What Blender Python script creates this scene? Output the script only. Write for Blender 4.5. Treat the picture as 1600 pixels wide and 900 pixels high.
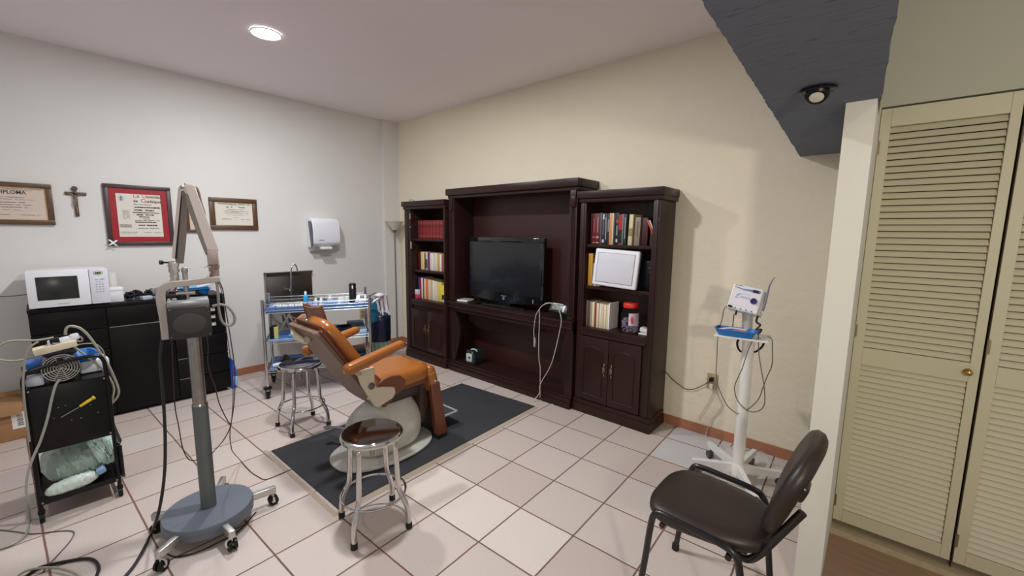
import bpy, bmesh, math, random
from mathutils import Vector, Matrix
random.seed(7)
scn = bpy.context.scene
COL = scn.collection
for _o in list(bpy.data.objects): bpy.data.objects.remove(_o)

# ------------------------------------------------------------------ camera
def make_camera():
    pit, rol, yaw = 0.13132258, 0.01214782, 2.29013537
    d = Vector((math.cos(yaw)*math.cos(pit), math.sin(yaw)*math.cos(pit), -math.sin(pit)))
    r = Vector((math.sin(yaw), -math.cos(yaw), 0)); u = r.cross(d)
    r2 = math.cos(rol)*r+math.sin(rol)*u; u2 = -math.sin(rol)*r+math.cos(rol)*u
    cam = bpy.data.cameras.new('camera'); o = bpy.data.objects.new('camera', cam); COL.objects.link(o)
    cam.sensor_width = 36; cam.lens = 655.29*36/1600; cam.clip_start = .02
    m = Matrix((r2, u2, -d)).transposed().to_4x4(); m.translation = (1.6739, -1.2930, 1.4977)
    o.matrix_world = m; scn.camera = o
make_camera()
# ------------------------------------------------------------------ colour management, world, lamps
scn.view_settings.view_transform = 'Standard'; scn.view_settings.look = 'None'
scn.view_settings.gamma = 1.0; scn.view_settings.use_curve_mapping = False
scn.view_settings.exposure = 0.37
W = bpy.data.worlds.new('world'); scn.world = W; W.use_nodes = True
W.node_tree.nodes['Background'].inputs[0].default_value = (.84, .85, .90, 1)
W.node_tree.nodes['Background'].inputs[1].default_value = 0.38
def area(name, loc, size, power, col, aim=None, shape='DISK', sy=None, spread=180):
    l = bpy.data.lights.new(name, 'AREA'); l.shape = shape; l.size = size; l.energy = power; l.color = col
    if sy: l.size_y = sy
    l.spread = math.radians(spread)
    o = bpy.data.objects.new(name, l); COL.objects.link(o); o.location = loc
    if aim: o.rotation_euler = (Vector(aim)-Vector(loc)).to_track_quat('-Z', 'Y').to_euler()
    return o
COOL = (.94, .965, 1.0); WARM = (1.0, .895, .73)
CEIL = 2.875
DOWNLIGHTS = [(-1.735, -.07, 28.5), (-.38, -.05, 34), (-.38, -2.1, 8), (-1.74, -2.2, 1)]
for i, (lx, ly, p) in enumerate(DOWNLIGHTS):
    area('downlight_lamp', (lx, ly, CEIL-.012), .15, p, COOL)
area('side_lamp', (2.55, -1.5, 1.66), .14, 18, WARM, aim=(.9, 1.9, 1.2), shape='SQUARE')
area('closet_fill_lamp', (2.3, -.5, 2.6), .15, 3, WARM)  # unseen warm fill added to light the closet and right wall

# ------------------------------------------------------------------ helpers
def lin(c):
    return tuple(((v/255)/12.92 if v/255 <= .04045 else ((v/255+.055)/1.055)**2.4) for v in c)
MATS = {}
def mat(name, col, rough=.5, metal=0., noise=0., nscale=20., bump=0., bscale=60., spec=.5, trans=0., emit=None, coat=0., alpha=1., stretch=None):
    if name in MATS: return MATS[name]
    m = bpy.data.materials.new(name); m.use_nodes = True; nt = m.node_tree; b = nt.nodes['Principled BSDF']
    c = lin(col); b.inputs['Base Color'].default_value = (*c, 1)
    b.inputs['Roughness'].default_value = rough; b.inputs['Metallic'].default_value = metal
    b.inputs['Specular IOR Level'].default_value = spec; b.inputs['Transmission Weight'].default_value = trans
    b.inputs['Coat Weight'].default_value = coat; b.inputs['Alpha'].default_value = alpha
    tc = nt.nodes.new('ShaderNodeTexCoord'); src = tc.outputs['Object']
    if stretch:
        mp = nt.nodes.new('ShaderNodeMapping'); mp.inputs['Scale'].default_value = stretch
        nt.links.new(src, mp.inputs['Vector']); src = mp.outputs['Vector']
    if noise:
        n = nt.nodes.new('ShaderNodeTexNoise'); n.inputs['Scale'].default_value = nscale; n.inputs['Detail'].default_value = 4
        nt.links.new(src, n.inputs['Vector'])
        mx = nt.nodes.new('ShaderNodeMix'); mx.data_type = 'RGBA'
        mx.inputs[6].default_value = (*[v*(1-noise) for v in c], 1); mx.inputs[7].default_value = (*[min(1, v*(1+noise)) for v in c], 1)
        nt.links.new(n.outputs['Fac'], mx.inputs[0]); nt.links.new(mx.outputs[2], b.inputs['Base Color'])
    if bump:
        n = nt.nodes.new('ShaderNodeTexNoise'); n.inputs['Scale'].default_value = bscale; n.inputs['Detail'].default_value = 5
        nt.links.new(src, n.inputs['Vector'])
        bp = nt.nodes.new('ShaderNodeBump'); bp.inputs['Strength'].default_value = bump; bp.inputs['Distance'].default_value = .01
        nt.links.new(n.outputs['Fac'], bp.inputs['Height']); nt.links.new(bp.outputs['Normal'], b.inputs['Normal'])
    if emit:
        b.inputs['Emission Color'].default_value = (*lin(emit[0]), 1); b.inputs['Emission Strength'].default_value = emit[1]
    MATS[name] = m; return m

ROOT = {}
def wmat(o): return ROOT.get(o.name, Matrix.Identity(4)) if o else Matrix.Identity(4)
def tag(o, label, cat, group=None, kind=None):
    o['label'] = label; o['category'] = cat
    if group: o['group'] = group
    if kind: o['kind'] = kind
    return o
def thing(name, label, cat, loc=(0, 0, 0), rz=0, group=None):
    o = bpy.data.objects.new(name, None); COL.objects.link(o); o.location = loc; o.rotation_euler = (0, 0, rz)
    o.empty_display_size = .05
    ROOT[o.name] = Matrix.Translation(loc) @ Matrix.Rotation(rz, 4, 'Z')
    return tag(o, label, cat, group)
def dup(root, loc, rz, label):
    r = root.copy(); COL.objects.link(r); r.location = loc; r.rotation_euler = (0, 0, rz); r['label'] = label
    for ch in list(root.children):
        c = ch.copy(); COL.objects.link(c); c.parent = r
        for g in list(ch.children):
            e = g.copy(); COL.objects.link(e); e.parent = c
    return r

def catmull(pts, k=6, closed=False):
    P = [Vector(p) for p in pts]; n = len(P); out = []
    if n < 3: return P
    seg = n if closed else n-1
    for i in range(seg):
        if closed: a, b, c, d = P[(i-1) % n], P[i], P[(i+1) % n], P[(i+2) % n]
        else: a, b, c, d = P[max(i-1, 0)], P[i], P[i+1], P[min(i+2, n-1)]
        for j in range(k):
            t = j/k
            out.append(.5*((2*b)+(c-a)*t+(2*a-5*b+4*c-d)*t*t+(3*b-a-3*c+d)*t**3))
    if not closed: out.append(P[-1])
    return out

class MB:
    def __init__(s, local=False): s.bm = bmesh.new(); s.local = local
    def box(s, c, d, R=None, bev=0, seg=2):
        vs = bmesh.ops.create_cube(s.bm, size=1)['verts']
        M = Matrix.Translation(c) @ (R.to_4x4() if R else Matrix.Identity(4)) @ Matrix.Diagonal((*d, 1))
        bmesh.ops.transform(s.bm, matrix=M, verts=vs)
        if bev:
            es = list({e for v in vs for e in v.link_edges})
            bmesh.ops.bevel(s.bm, geom=es, offset=bev, segments=seg, affect='EDGES', profile=.5)
        return s
    def bb(s, x0, x1, y0, y1, z0, z1, bev=0, seg=2):
        return s.box(((x0+x1)/2, (y0+y1)/2, (z0+z1)/2), (abs(x1-x0), abs(y1-y0), abs(z1-z0)), None, bev, seg)
    def cyl(s, p0, p1, r0, r1=None, n=20):
        return s.tube([p0, p1], r0, n, radii=[r0, r0 if r1 is None else r1], smooth=False)
    def tube(s, pts, r, n=8, k=6, closed=False, smooth=True, radii=None, flat=None):
        P = catmull(pts, k, closed) if smooth and len(pts) > 2 else [Vector(p) for p in pts]
        m = len(P)
        if radii and len(radii) != m:
            R2 = []
            for i in range(m):
                t = i/(m-1)*(len(radii)-1); a = min(int(t), len(radii)-2); R2.append(radii[a]+(radii[a+1]-radii[a])*(t-a))
            radii = R2
        rings = []; prev = None
        for i in range(m):
            if closed: t = P[(i+1) % m]-P[i-1]
            else: t = P[min(i+1, m-1)]-P[max(i-1, 0)]
            if t.length < 1e-9: t = Vector((0, 0, 1))
            t.normalize()
            if prev is None:
                up = Vector((0, 0, 1)) if abs(t.z) < .9 else Vector((1, 0, 0))
                a = t.cross(up).normalized()
            else:
                a = prev-t*prev.dot(t)
                a = a.normalized() if a.length > 1e-6 else t.orthogonal().normalized()
            prev = a; b = t.cross(a); rr = radii[i] if radii else r
            fl = flat or 1
            rings.append([s.bm.verts.new(P[i]+(a*math.cos(2*math.pi*q/n)*rr+b*math.sin(2*math.pi*q/n)*rr*fl)) for q in range(n)])
        for i in range(m if closed else m-1):
            A, B = rings[i], rings[(i+1) % m]
            off = 0
            if closed and i == m-1:
                off = min(range(n), key=lambda q: (A[0].co-B[q].co).length)
            for q in range(n): s.bm.faces.new((A[q], A[(q+1) % n], B[(q+1+off) % n], B[(q+off) % n]))
        if not closed:
            s.bm.faces.new(rings[0][::-1]); s.bm.faces.new(rings[-1])
        return s
    def lathe(s, prof, c=(0, 0, 0), n=28, R=None, sx=1, sy=1, e=2.0):
        rings = []; c = Vector(c)
        for (r, z) in prof:
            ring = []
            for q in range(n):
                a = 2*math.pi*q/n; ca, sa = math.cos(a), math.sin(a)
                x = math.copysign(abs(ca)**(2/e), ca)*r*sx; y = math.copysign(abs(sa)**(2/e), sa)*r*sy
                v = Vector((x, y, z)); v = (R @ v if R else v)+c
                ring.append(s.bm.verts.new(v))
            rings.append(ring)
        for A, B in zip(rings, rings[1:]):
            for q in range(n): s.bm.faces.new((A[q], A[(q+1) % n], B[(q+1) % n], B[q]))
        s.bm.faces.new(rings[0][::-1]); s.bm.faces.new(rings[-1]); return s
    def loft(s, rings):
        RR = [[s.bm.verts.new(p) for p in r] for r in rings]; n = len(RR[0])
        for A, B in zip(RR, RR[1:]):
            for q in range(n): s.bm.faces.new((A[q], A[(q+1) % n], B[(q+1) % n], B[q]))
        s.bm.faces.new(RR[0][::-1]); s.bm.faces.new(RR[-1]); return s
    def prism(s, poly, off):
        off = Vector(off)
        A = [s.bm.verts.new(Vector(p)) for p in poly]; B = [s.bm.verts.new(Vector(p)+off) for p in poly]; n = len(A)
        s.bm.faces.new(A[::-1]); s.bm.faces.new(B)
        for q in range(n): s.bm.faces.new((A[q], A[(q+1) % n], B[(q+1) % n], B[q]))
        return s
    def sph(s, c, r, n=14):
        if not hasattr(r, '__len__'): r = (r, r, r)
        vs = bmesh.ops.create_uvsphere(s.bm, u_segments=n, v_segments=max(6, n*2//3), radius=1)['verts']
        bmesh.ops.transform(s.bm, matrix=Matrix.Translation(c) @ Matrix.Diagonal((*r, 1)), verts=vs); return s
    def jitter(s, a, seed=1):
        rn = random.Random(seed)
        for v in s.bm.verts: v.co += Vector((rn.uniform(-a, a), rn.uniform(-a, a), rn.uniform(-a, a)))
        return s
    def build(s, name, m, parent=None, ang=35, bevel=0, kind=None, label=None, sub=0):
        bmesh.ops.recalc_face_normals(s.bm, faces=s.bm.faces)
        me = bpy.data.meshes.new(name)
        M = wmat(parent)
        if parent and not s.local: bmesh.ops.transform(s.bm, matrix=M.inverted(), verts=s.bm.verts)
        s.bm.to_mesh(me); s.bm.free()
        me.polygons.foreach_set('use_smooth', [True]*len(me.polygons)); me.set_sharp_from_angle(angle=math.radians(ang))
        me.materials.append(m)
        o = bpy.data.objects.new(name, me); COL.objects.link(o)
        if parent: o.parent = parent; ROOT[o.name] = M
        if bevel:
            b = o.modifiers.new('bevel', 'BEVEL'); b.width = bevel; b.segments = 2; b.limit_method = 'ANGLE'; b.harden_normals = False
        if sub:
            b = o.modifiers.new('sub', 'SUBSURF'); b.levels = sub; b.render_levels = sub
        if kind: o['kind'] = kind
        if label: o['label'] = label
        return o
AX_A = Matrix(((0, 0, 1), (1, 0, 0), (0, 1, 0)))       # writing on a surface facing +x
AX_B = Matrix(((1, 0, 0), (0, 0, -1), (0, 1, 0)))      # writing on a surface facing -y
def text(s, loc, size, m, parent, R=AX_A, align='LEFT', sx=1., name='lettering', bold=0):
    cu = bpy.data.curves.new('t', 'FONT'); cu.body = s; cu.size = size; cu.align_x = align; cu.extrude = .0004; cu.offset = bold
    cu.resolution_u = 2
    t = bpy.data.objects.new('t', cu); COL.objects.link(t)
    bpy.context.view_layer.update()
    me = bpy.data.meshes.new_from_object(t.evaluated_get(bpy.context.evaluated_depsgraph_get()))
    bpy.data.objects.remove(t)
    me.transform(Matrix.Translation(loc) @ R.to_4x4() @ Matrix.Diagonal((sx, 1, 1, 1)))
    if parent: me.transform(wmat(parent).inverted())
    me.materials.clear(); me.materials.append(m)
    o = bpy.data.objects.new(name, me); COL.objects.link(o)
    if parent: o.parent = parent; ROOT[o.name] = wmat(parent)
    return o
def struct(mb, name, m, **k): return mb.build(name, m, None, kind='structure', **k)
def wire(pts, r, m, label, name='cable', cat='cable', n=6, k=5, group=None):
    return tag(MB().tube(pts, r, n, k).build(name, m), label, cat, group)

# ------------------------------------------------------------------ materials
CHROME = mat('chrome', (205, 203, 200), .12, 1.)
WIREM = mat('wire_chrome', (150, 150, 152), .3, .9)
STEEL = mat('brushed_steel', (150, 146, 140), .32, 1., bump=.05, bscale=200)
BLACKP = mat('black_plastic', (13, 12, 13), .45, spec=.3)
BLACKM = mat('black_enamel', (11, 10, 11), .35, spec=.3)
RUBBER = mat('rubber', (14, 14, 14), .7)
WHITEP = mat('white_plastic', (226, 226, 230), .35)
WHITEM = mat('white_enamel', (222, 220, 214), .3)
CREAM = mat('cream_enamel', (200, 198, 188), .3)
MAHOG = mat('mahogany', (42, 24, 20), .36, noise=.25, nscale=6, bump=.04, bscale=30, spec=.28, coat=.03, stretch=(1, 1, .15))
MAHOGD = mat('mahogany_back', (50, 24, 20), .4, noise=.2, nscale=6, stretch=(1, 1, .15))
BRASS = mat('brass', (190, 150, 85), .3, 1.)
AGED = mat('aged_brass', (140, 126, 98), .4, .7)
ORANGE = mat('orange_vinyl', (152, 88, 30), .25, noise=.12, nscale=8, coat=.3)
ORANGED = mat('brown_vinyl', (108, 58, 34), .38, noise=.15, nscale=8)
TAUPE = mat('taupe_metal', (116, 88, 74), .45, noise=.06)
BLUEP = mat('blue_plastic', (25, 110, 185), .35)
CYANP = mat('cyan_plastic', (60, 160, 215), .35)
PAPERW = mat('paper_white', (225, 222, 215), .7)
INK = mat('ink', (60, 50, 48), .7)
INKS = mat('soft_ink', (120, 108, 98), .7)
LEATHER = mat('dark_brown_leather', (40, 30, 25), .42, noise=.1, nscale=40, bump=.08, bscale=300)
GREYW = mat('warm_grey_enamel', (178, 168, 160), .4)
BEIGEC = mat('beige_cord', (150, 145, 130), .5)
BLACKC = mat('black_cord', (18, 17, 17), .5)
BROWNC = mat('brown_wire', (62, 40, 36), .5)
GREYC = mat('grey_cord', (90, 88, 84), .5)
WHITEC = mat('white_cord', (190, 182, 172), .5)
SCREEN = mat('dark_screen', (14, 15, 17), .15, coat=.3)

# ------------------------------------------------------------------ structure
def wall_mat(name, col, bump, scale, noise=.04):
    m = mat(name, col, .75, noise=noise, nscale=2.2, bump=bump, bscale=scale)
    return m
WALL_A = wall_mat('painted_wall', (216, 213, 208), .12, 9)
WALL_B = wall_mat('cream_wall', (230, 219, 195), .55, 16)
CEILM = mat('ceiling_paint', (240, 232, 233), .6, noise=.02, nscale=2)
PILM = wall_mat('pilaster_paint', (214, 212, 200), .15, 12)

def floor_material():
    m = bpy.data.materials.new('ceramic_tiles'); m.use_nodes = True; nt = m.node_tree; L = nt.links; N = nt.nodes; b = N['Principled BSDF']
    def node(t, **k):
        n = N.new(t)
        for a, v in k.items(): setattr(n, a, v)
        return n
    def math_(op, a, bb=None, c=None):
        n = node('ShaderNodeMath', operation=op)
        for i, v in enumerate((a, bb, c)):
            if v is None: continue
            if isinstance(v, (int, float)): n.inputs[i].default_value = v
            else: L.new(v, n.inputs[i])
        return n.outputs[0]
    tc = node('ShaderNodeTexCoord'); mp = node('ShaderNodeMapping')
    mp.inputs['Rotation'].default_value = (0, 0, -0.0397); mp.inputs['Scale'].default_value = (3, 3, 3)
    L.new(tc.outputs['Object'], mp.inputs['Vector'])
    sp = node('ShaderNodeSeparateXYZ'); L.new(mp.outputs['Vector'], sp.inputs[0])
    X, Y = sp.outputs[0], sp.outputs[1]
    wob = node('ShaderNodeTexNoise'); wob.inputs['Scale'].default_value = 9; L.new(tc.outputs['Object'], wob.inputs['Vector'])
    wv = math_('MULTIPLY', math_('SUBTRACT', wob.outputs['Fac'], .5), .012)
    X2, Y2 = math_('ADD', X, wv), math_('ADD', Y, wv)
    fx, fy = math_('FRACT', math_('ADD', X2, 100)), math_('FRACT', math_('ADD', Y2, 100))
    dx = math_('MINIMUM', fx, math_('SUBTRACT', 1, fx)); dy = math_('MINIMUM', fy, math_('SUBTRACT', 1, fy))
    dmin = math_('MINIMUM', dx, dy)
    ss = node('ShaderNodeMapRange', interpolation_type='SMOOTHSTEP'); ss.inputs['From Min'].default_value = .0085; ss.inputs['From Max'].default_value = .016
    L.new(dmin, ss.inputs['Value']); tile = ss.outputs[0]
    ix, iy = math_('FLOOR', X2), math_('FLOOR', Y2)
    cb = node('ShaderNodeCombineXYZ'); L.new(ix, cb.inputs[0]); L.new(iy, cb.inputs[1])
    wn = node('ShaderNodeTexWhiteNoise', noise_dimensions='2D'); L.new(cb.outputs[0], wn.inputs['Vector'])
    cr = node('ShaderNodeValToRGB'); e = cr.color_ramp.elements
    e[0].position = 0; e[0].color = (*lin((190, 174, 164)), 1); e[1].position = 1; e[1].color = (*lin((202, 190, 182)), 1)
    for p, c in ((.3, (196, 182, 174)), (.6, (200, 187, 180)), (.85, (192, 176, 166))):
        q = cr.color_ramp.elements.new(p); q.color = (*lin(c), 1)
    L.new(wn.outputs['Value'], cr.inputs[0])
    # the three paler replacement tiles beside the mat and the bluish one by the wall
    def band(v, lo, hi): return math_('MULTIPLY', math_('GREATER_THAN', v, lo), math_('LESS_THAN', v, hi))
    pale = math_('MULTIPLY', band(ix, -1.5, 1.5), band(iy, -.5, .5))
    mx = node('ShaderNodeMix', data_type='RGBA'); L.new(pale, mx.inputs[0]); L.new(cr.outputs[0], mx.inputs[6]); mx.inputs[7].default_value = (*lin((214, 203, 192)), 1)
    blu = math_('MULTIPLY', band(ix, 1.5, 3.5), band(iy, 3.5, 5.5))
    mb_ = node('ShaderNodeMix', data_type='RGBA'); L.new(blu, mb_.inputs[0]); L.new(mx.outputs[2], mb_.inputs[6]); mb_.inputs[7].default_value = (*lin((200, 196, 196)), 1)
    sn = node('ShaderNodeTexNoise'); sn.inputs['Scale'].default_value = 140; sn.inputs['Detail'].default_value = 3; L.new(tc.outputs['Object'], sn.inputs['Vector'])
    sm = node('ShaderNodeMapRange'); sm.inputs['To Min'].default_value = .86; sm.inputs['To Max'].default_value = 1.12; L.new(sn.outputs['Fac'], sm.inputs['Value'])
    vm = node('ShaderNodeVectorMath', operation='SCALE'); L.new(mb_.outputs[2], vm.inputs[0]); L.new(sm.outputs[0], vm.inputs['Scale'])
    gn = node('ShaderNodeTexNoise'); gn.inputs['Scale'].default_value = 2.2; L.new(tc.outputs['Object'], gn.inputs['Vector'])
    gr = node('ShaderNodeValToRGB'); ge = gr.color_ramp.elements
    ge[0].position = .4; ge[0].color = (*lin((100, 86, 78)), 1); ge[1].position = .6; ge[1].color = (*lin((124, 84, 70)), 1); L.new(gn.outputs['Fac'], gr.inputs[0])
    fm = node('ShaderNodeMix', data_type='RGBA'); L.new(tile, fm.inputs[0]); L.new(gr.outputs[0], fm.inputs[6]); L.new(vm.outputs[0], fm.inputs[7])
    L.new(fm.outputs[2], b.inputs['Base Color'])
    rm = node('ShaderNodeMapRange'); rm.inputs['To Min'].default_value = .85; rm.inputs['To Max'].default_value = .42; L.new(tile, rm.inputs['Value']); L.new(rm.outputs[0], b.inputs['Roughness'])
    bp = node('ShaderNodeBump'); bp.inputs['Distance'].default_value = .003; bp.inputs['Strength'].default_value = .5; L.new(tile, bp.inputs['Height']); L.new(bp.outputs[0], b.inputs['Normal'])
    b.inputs['Specular IOR Level'].default_value = .45
    return m
FLOORM = floor_material()
XW, YW = -3.19, 1.94
struct(MB().bb(XW-.2, 1.612, -3.8, YW+.2, -.1, 0), 'floor', FLOORM)
WOODF = mat('wood_floor', (150, 122, 98), .45, noise=.25, nscale=5, stretch=(1, 8, 1))
struct(MB().bb(1.612, 3.6, -3.8, YW+.2, -.1, 0), 'floor_closet', WOODF)
struct(MB().bb(XW-.2, 3.6, -3.8, YW+.2, CEIL, CEIL+.1), 'ceiling', CEILM)
struct(MB().bb(XW-.2, XW, -3.8, YW+.2, 0, CEIL), 'wall_left', WALL_A)
struct(MB().bb(XW, 3.6, YW, YW+.2, 0, CEIL), 'wall_right', WALL_B)
struct(MB().bb(XW, XW+.045, 1.72, YW, 0, CEIL), 'trim_corner', WALL_A)
TERRA = mat('terracotta', (170, 112, 84), .55, noise=.2, nscale=14)
struct(MB().bb(XW, XW+.012, -3.8, 1.72, 0, .072).bb(XW+.04, XW+.057, 1.71, YW, 0, .072), 'baseboard_left', TERRA)
struct(MB().bb(XW+.05, 1.52, YW-.012, YW, 0, .072), 'baseboard_right', TERRA)
# wall stub, header and closet
struct(MB().bb(1.522, 1.612, .76, YW, 0, 1.992), 'wall_stub', PILM)
struct(MB().bb(1.519, 1.612, .754, .76, 0, .022), 'baseboard_stub', TERRA)
DOORM = mat('door_paint', (194, 188, 160), .5, noise=.04, nscale=5)
HEADM = mat('header_paint', (176, 176, 156), .7)
struct(MB().bb(1.606, 3.6, 1.285, 1.40, 2.075, CEIL), 'wall_header', HEADM)
struct(MB().bb(1.606, 3.6, 1.262, 1.40, 0, .03), 'trim_threshold', mat('threshold', (176, 160, 130), .6, noise=.2, nscale=30))
struct(MB().bb(1.602, 1.6135, 1.275, 1.40, .03, 2.075), 'trim_jamb', DOORM)
# blue stuccoed beam
def beam():
    m = bpy.data.materials.new('blue_stucco'); m.use_nodes = True; nt = m.node_tree; b = nt.nodes['Principled BSDF']; b.inputs['Roughness'].default_value = .8
    tc = nt.nodes.new('ShaderNodeTexCoord'); mp = nt.nodes.new('ShaderNodeMapping'); mp.inputs['Scale'].default_value = (9, 44, 30); mp.inputs['Rotation'].default_value = (0, 0, .12)
    nt.links.new(tc.outputs['Object'], mp.inputs[0])
    n = nt.nodes.new('ShaderNodeTexNoise'); n.inputs['Scale'].default_value = 1.6; n.inputs['Detail'].default_value = 6; n.inputs['Roughness'].default_value = .65; nt.links.new(mp.outputs[0], n.inputs['Vector'])
    cr = nt.nodes.new('ShaderNodeValToRGB'); e = cr.color_ramp.elements; e[0].position = .3; e[0].color = (*lin((66, 72, 82)), 1); e[1].position = .42; e[1].color = (*lin((96, 103, 116)), 1)
    nt.links.new(n.outputs['Fac'], cr.inputs[0]); nt.links.new(cr.outputs[0], b.inputs['Base Color'])
    bp = nt.nodes.new('ShaderNodeBump'); bp.inputs['Strength'].default_value = .45; bp.inputs['Distance'].default_value = .006; nt.links.new(n.outputs['Fac'], bp.inputs['Height']); nt.links.new(bp.outputs[0], b.inputs['Normal'])
    mb = MB(); rn = random.Random(4); y0, y1, z0 = -3.8, YW, 1.992; ny = 300; rings = []
    for i in range(ny+1):
        y = y0+(y1-y0)*i/ny; j1 = rn.uniform(-.0016, .0016)+.0016*math.sin(y*23)*math.sin(y*7.3); j2 = rn.uniform(-.0016, .0016)+.0016*math.sin(y*19+1)
        xl = 1.3215-.0450*y*1.0+j1; xr = 1.649-.036*y+j2
        rings.append([(xl, y, z0+rn.uniform(-.0006, .0006)), (xr, y, z0+rn.uniform(-.0006, .0006)), (xr, y, CEIL), (xl, y, CEIL)])
    mb.loft(rings); struct(mb, 'trim_beam', m, ang=50)
beam()
# ------------------------------------------------------------------ lights you can see
LAMPM = mat('lit_diffuser', (255, 252, 255), .5, emit=((255, 250, 255), 14))
DIML = mat('unlit_bulb', (200, 195, 180), .4)
for i, (lx, ly, p) in enumerate(DOWNLIGHTS[:1]):
    t = thing('ceiling_light', 'round lit downlight recessed in the white ceiling', 'ceiling light', (lx, ly, CEIL))
    MB().lathe([(.098, CEIL-.004), (.100, CEIL-.010), (.094, CEIL-.013), (.088, CEIL-.010), (.088, CEIL-.004)], (lx, ly, 0), 36).build('trim_ring', WHITEP, t)
    MB().lathe([(.087, CEIL-.003), (.087, CEIL-.0095)], (lx, ly, 0), 36).build('diffuser', LAMPM, t)
t = thing('spotlight', 'unlit black swivel spotlight set into the dark blue beam', 'spotlight', (1.462, .50, 1.992))
MB().lathe([(.030, -.002), (.052, -.002), (.053, -.008), (.047, -.011), (.032, -.006)], (1.462, .50, 1.99), 32).build('ring', BLACKM, t)
Rr = Matrix.Rotation(-.60, 3, 'X')
MB().lathe([(.006, .0), (.033, -.004), (.034, -.026), (.028, -.033), (.024, -.030)], (1.462, .50, 1.984), 28, Rr).build('shade', BLACKM, t)
MB().lathe([(.012, -.028), (.021, -.0315), (.010, -.0345)], (1.462, .50, 1.984), 20, Rr).build('bulb', DIML, t)

# ------------------------------------------------------------------ louvred closet doors
def door(n, x0, x1, label, knob):
    y = 1.29; th = .03
    m = MB(); st = .037; z0, z1 = (.065, 2.068)
    for a, b_ in ((x0, x0+st), (x1-st+.006, x1)): m.bb(a, b_, y, y+th, z0, z1)
    for a, b_ in ((z0, .128), (.888, .972), (1.988, z1)): m.bb(x0+st, x1-st+.006, y, y+th, a, b_)
    d = struct(m, 'door_%d' % n, DOORM, bevel=.0015)
    d['label'] = label; d['category'] = 'door'
    for za, zb, nn in ((.128, .888, 28), (.972, 1.988, 35)):
        s = MB(); p = (zb-za)/nn; R = Matrix.Rotation(math.radians(61), 3, 'X')
        for i in range(nn): s.box(((x0+x1)/2, y+.014, za+p*(i+.5)), (x1-x0-2*st+.01, .0268, .0055), R)
        s.build('louvre_panel', DOORM, d, ang=30)
    hx = x0-.001
    for hz in (1.90, 1.05, .17):
        MB().cyl((hx, y-.004, hz-.032), (hx, y-.004, hz+.032), .0032, n=10).bb(hx, hx+.009, y-.0015, y+.001, hz-.03, hz+.03).build('hinge', AGED, d)
    if knob:
        MB().cyl((knob, y+.002, .935), (knob, y-.022, .935), .006, n=12).sph((knob, y-.028, .935), (.0135, .011, .0135)).lathe([(.013, 0), (.013, .003)], (knob, y-.002, .935), 16, Matrix.Rotation(math.pi/2, 3, 'X')).build('knob', BRASS, d, label='polished brass knob')
    return d
door(1, 1.615, 2.034, 'cream louvred closet door with brass knob', 1.999)
door(2, 2.044, 2.47, 'cream louvred closet door cut off by the right edge of the photo', None)
struct(MB().bb(2.475, 3.6, 1.29, 1.32, .03, 2.07), 'trim_closet', DOORM)
struct(MB().bb(2.0415, 2.0435, 1.30, 1.33, .03, 2.07), 'trim_gap_shade', mat('gap_shade_paint', (70, 62, 44), .8))  # dark strip painting the shade in the gap between the doors
struct(MB().bb(1.612, 3.6, 1.80, 1.82, 0, CEIL), 'wall_closet', mat('closet_shade_paint', (60, 52, 38), .9))  # backing whose dark colour stands for the shade inside the closet

# ------------------------------------------------------------------ things on the left wall
WOODF2 = mat('frame_wood', (88, 62, 42), .4, noise=.35, nscale=30)
def framed(label, name, y0, y1, z0, z1, fw, fm, inner=None, paper=(224, 208, 196), tilt=0.0):
    x = XW; t = thing(name, label, 'framed diploma', (x, (y0+y1)/2, z0))
    m = MB(); d = .022
    def mold(a, b_, c, e): m.bb(x, x+d, a, b_, c, e, .004)
    mold(y0, y1, z1-fw, z1); mold(y0, y1, z0, z0+fw); mold(y0, y0+fw, z0+fw, z1-fw); mold(y1-fw, y1, z0+fw, z1-fw)
    m.build('frame', fm, t)
    if inner:
        k, km = inner
        MB().bb(x+.004, x+.014, y0+fw-.002, y1-fw+.002, z0+fw-.002, z1-fw+.002).build('mount_board', km, t)
        fw += k
        MB().bb(x+.012, x+.0155, y0+fw, y1-fw, z0+fw, z1-fw).build('paper', mat('parch%d' % paper[0], paper, .7), t)
        px = x+.016
    else:
        MB().bb(x+.004, x+.012, y0+fw-.002, y1-fw+.002, z0+fw-.002, z1-fw+.002).build('paper', mat('parch%d' % paper[0], paper, .7), t)
        px = x+.0125
        mm = MB(); 
        for a, b_, c, e in ((y0+fw, y1-fw, z1-fw-.003, z1-fw), (y0+fw, y1-fw, z0+fw, z0+fw+.003), (y0+fw, y0+fw+.003, z0+fw, z1-fw), (y1-fw-.003, y1-fw, z0+fw, z1-fw)): mm.bb(x+.012, x+.017, a, b_, c, e)
        mm.build('slip', BRASS, t)
    return t, px
def script_line(m, x, ya, yb, z, h, seed, gap=.3):
    rn = random.Random(seed); y = ya
    while y < yb:
        w = rn.uniform(.6, 2.6)*h; w = min(w, yb-y)
        if rn.random() > .12: m.bb(x, x+.0006, y, y+w, z-h*rn.uniform(.35, .5), z+h*rn.uniform(.3, .55))
        y += w+h*gap
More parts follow.
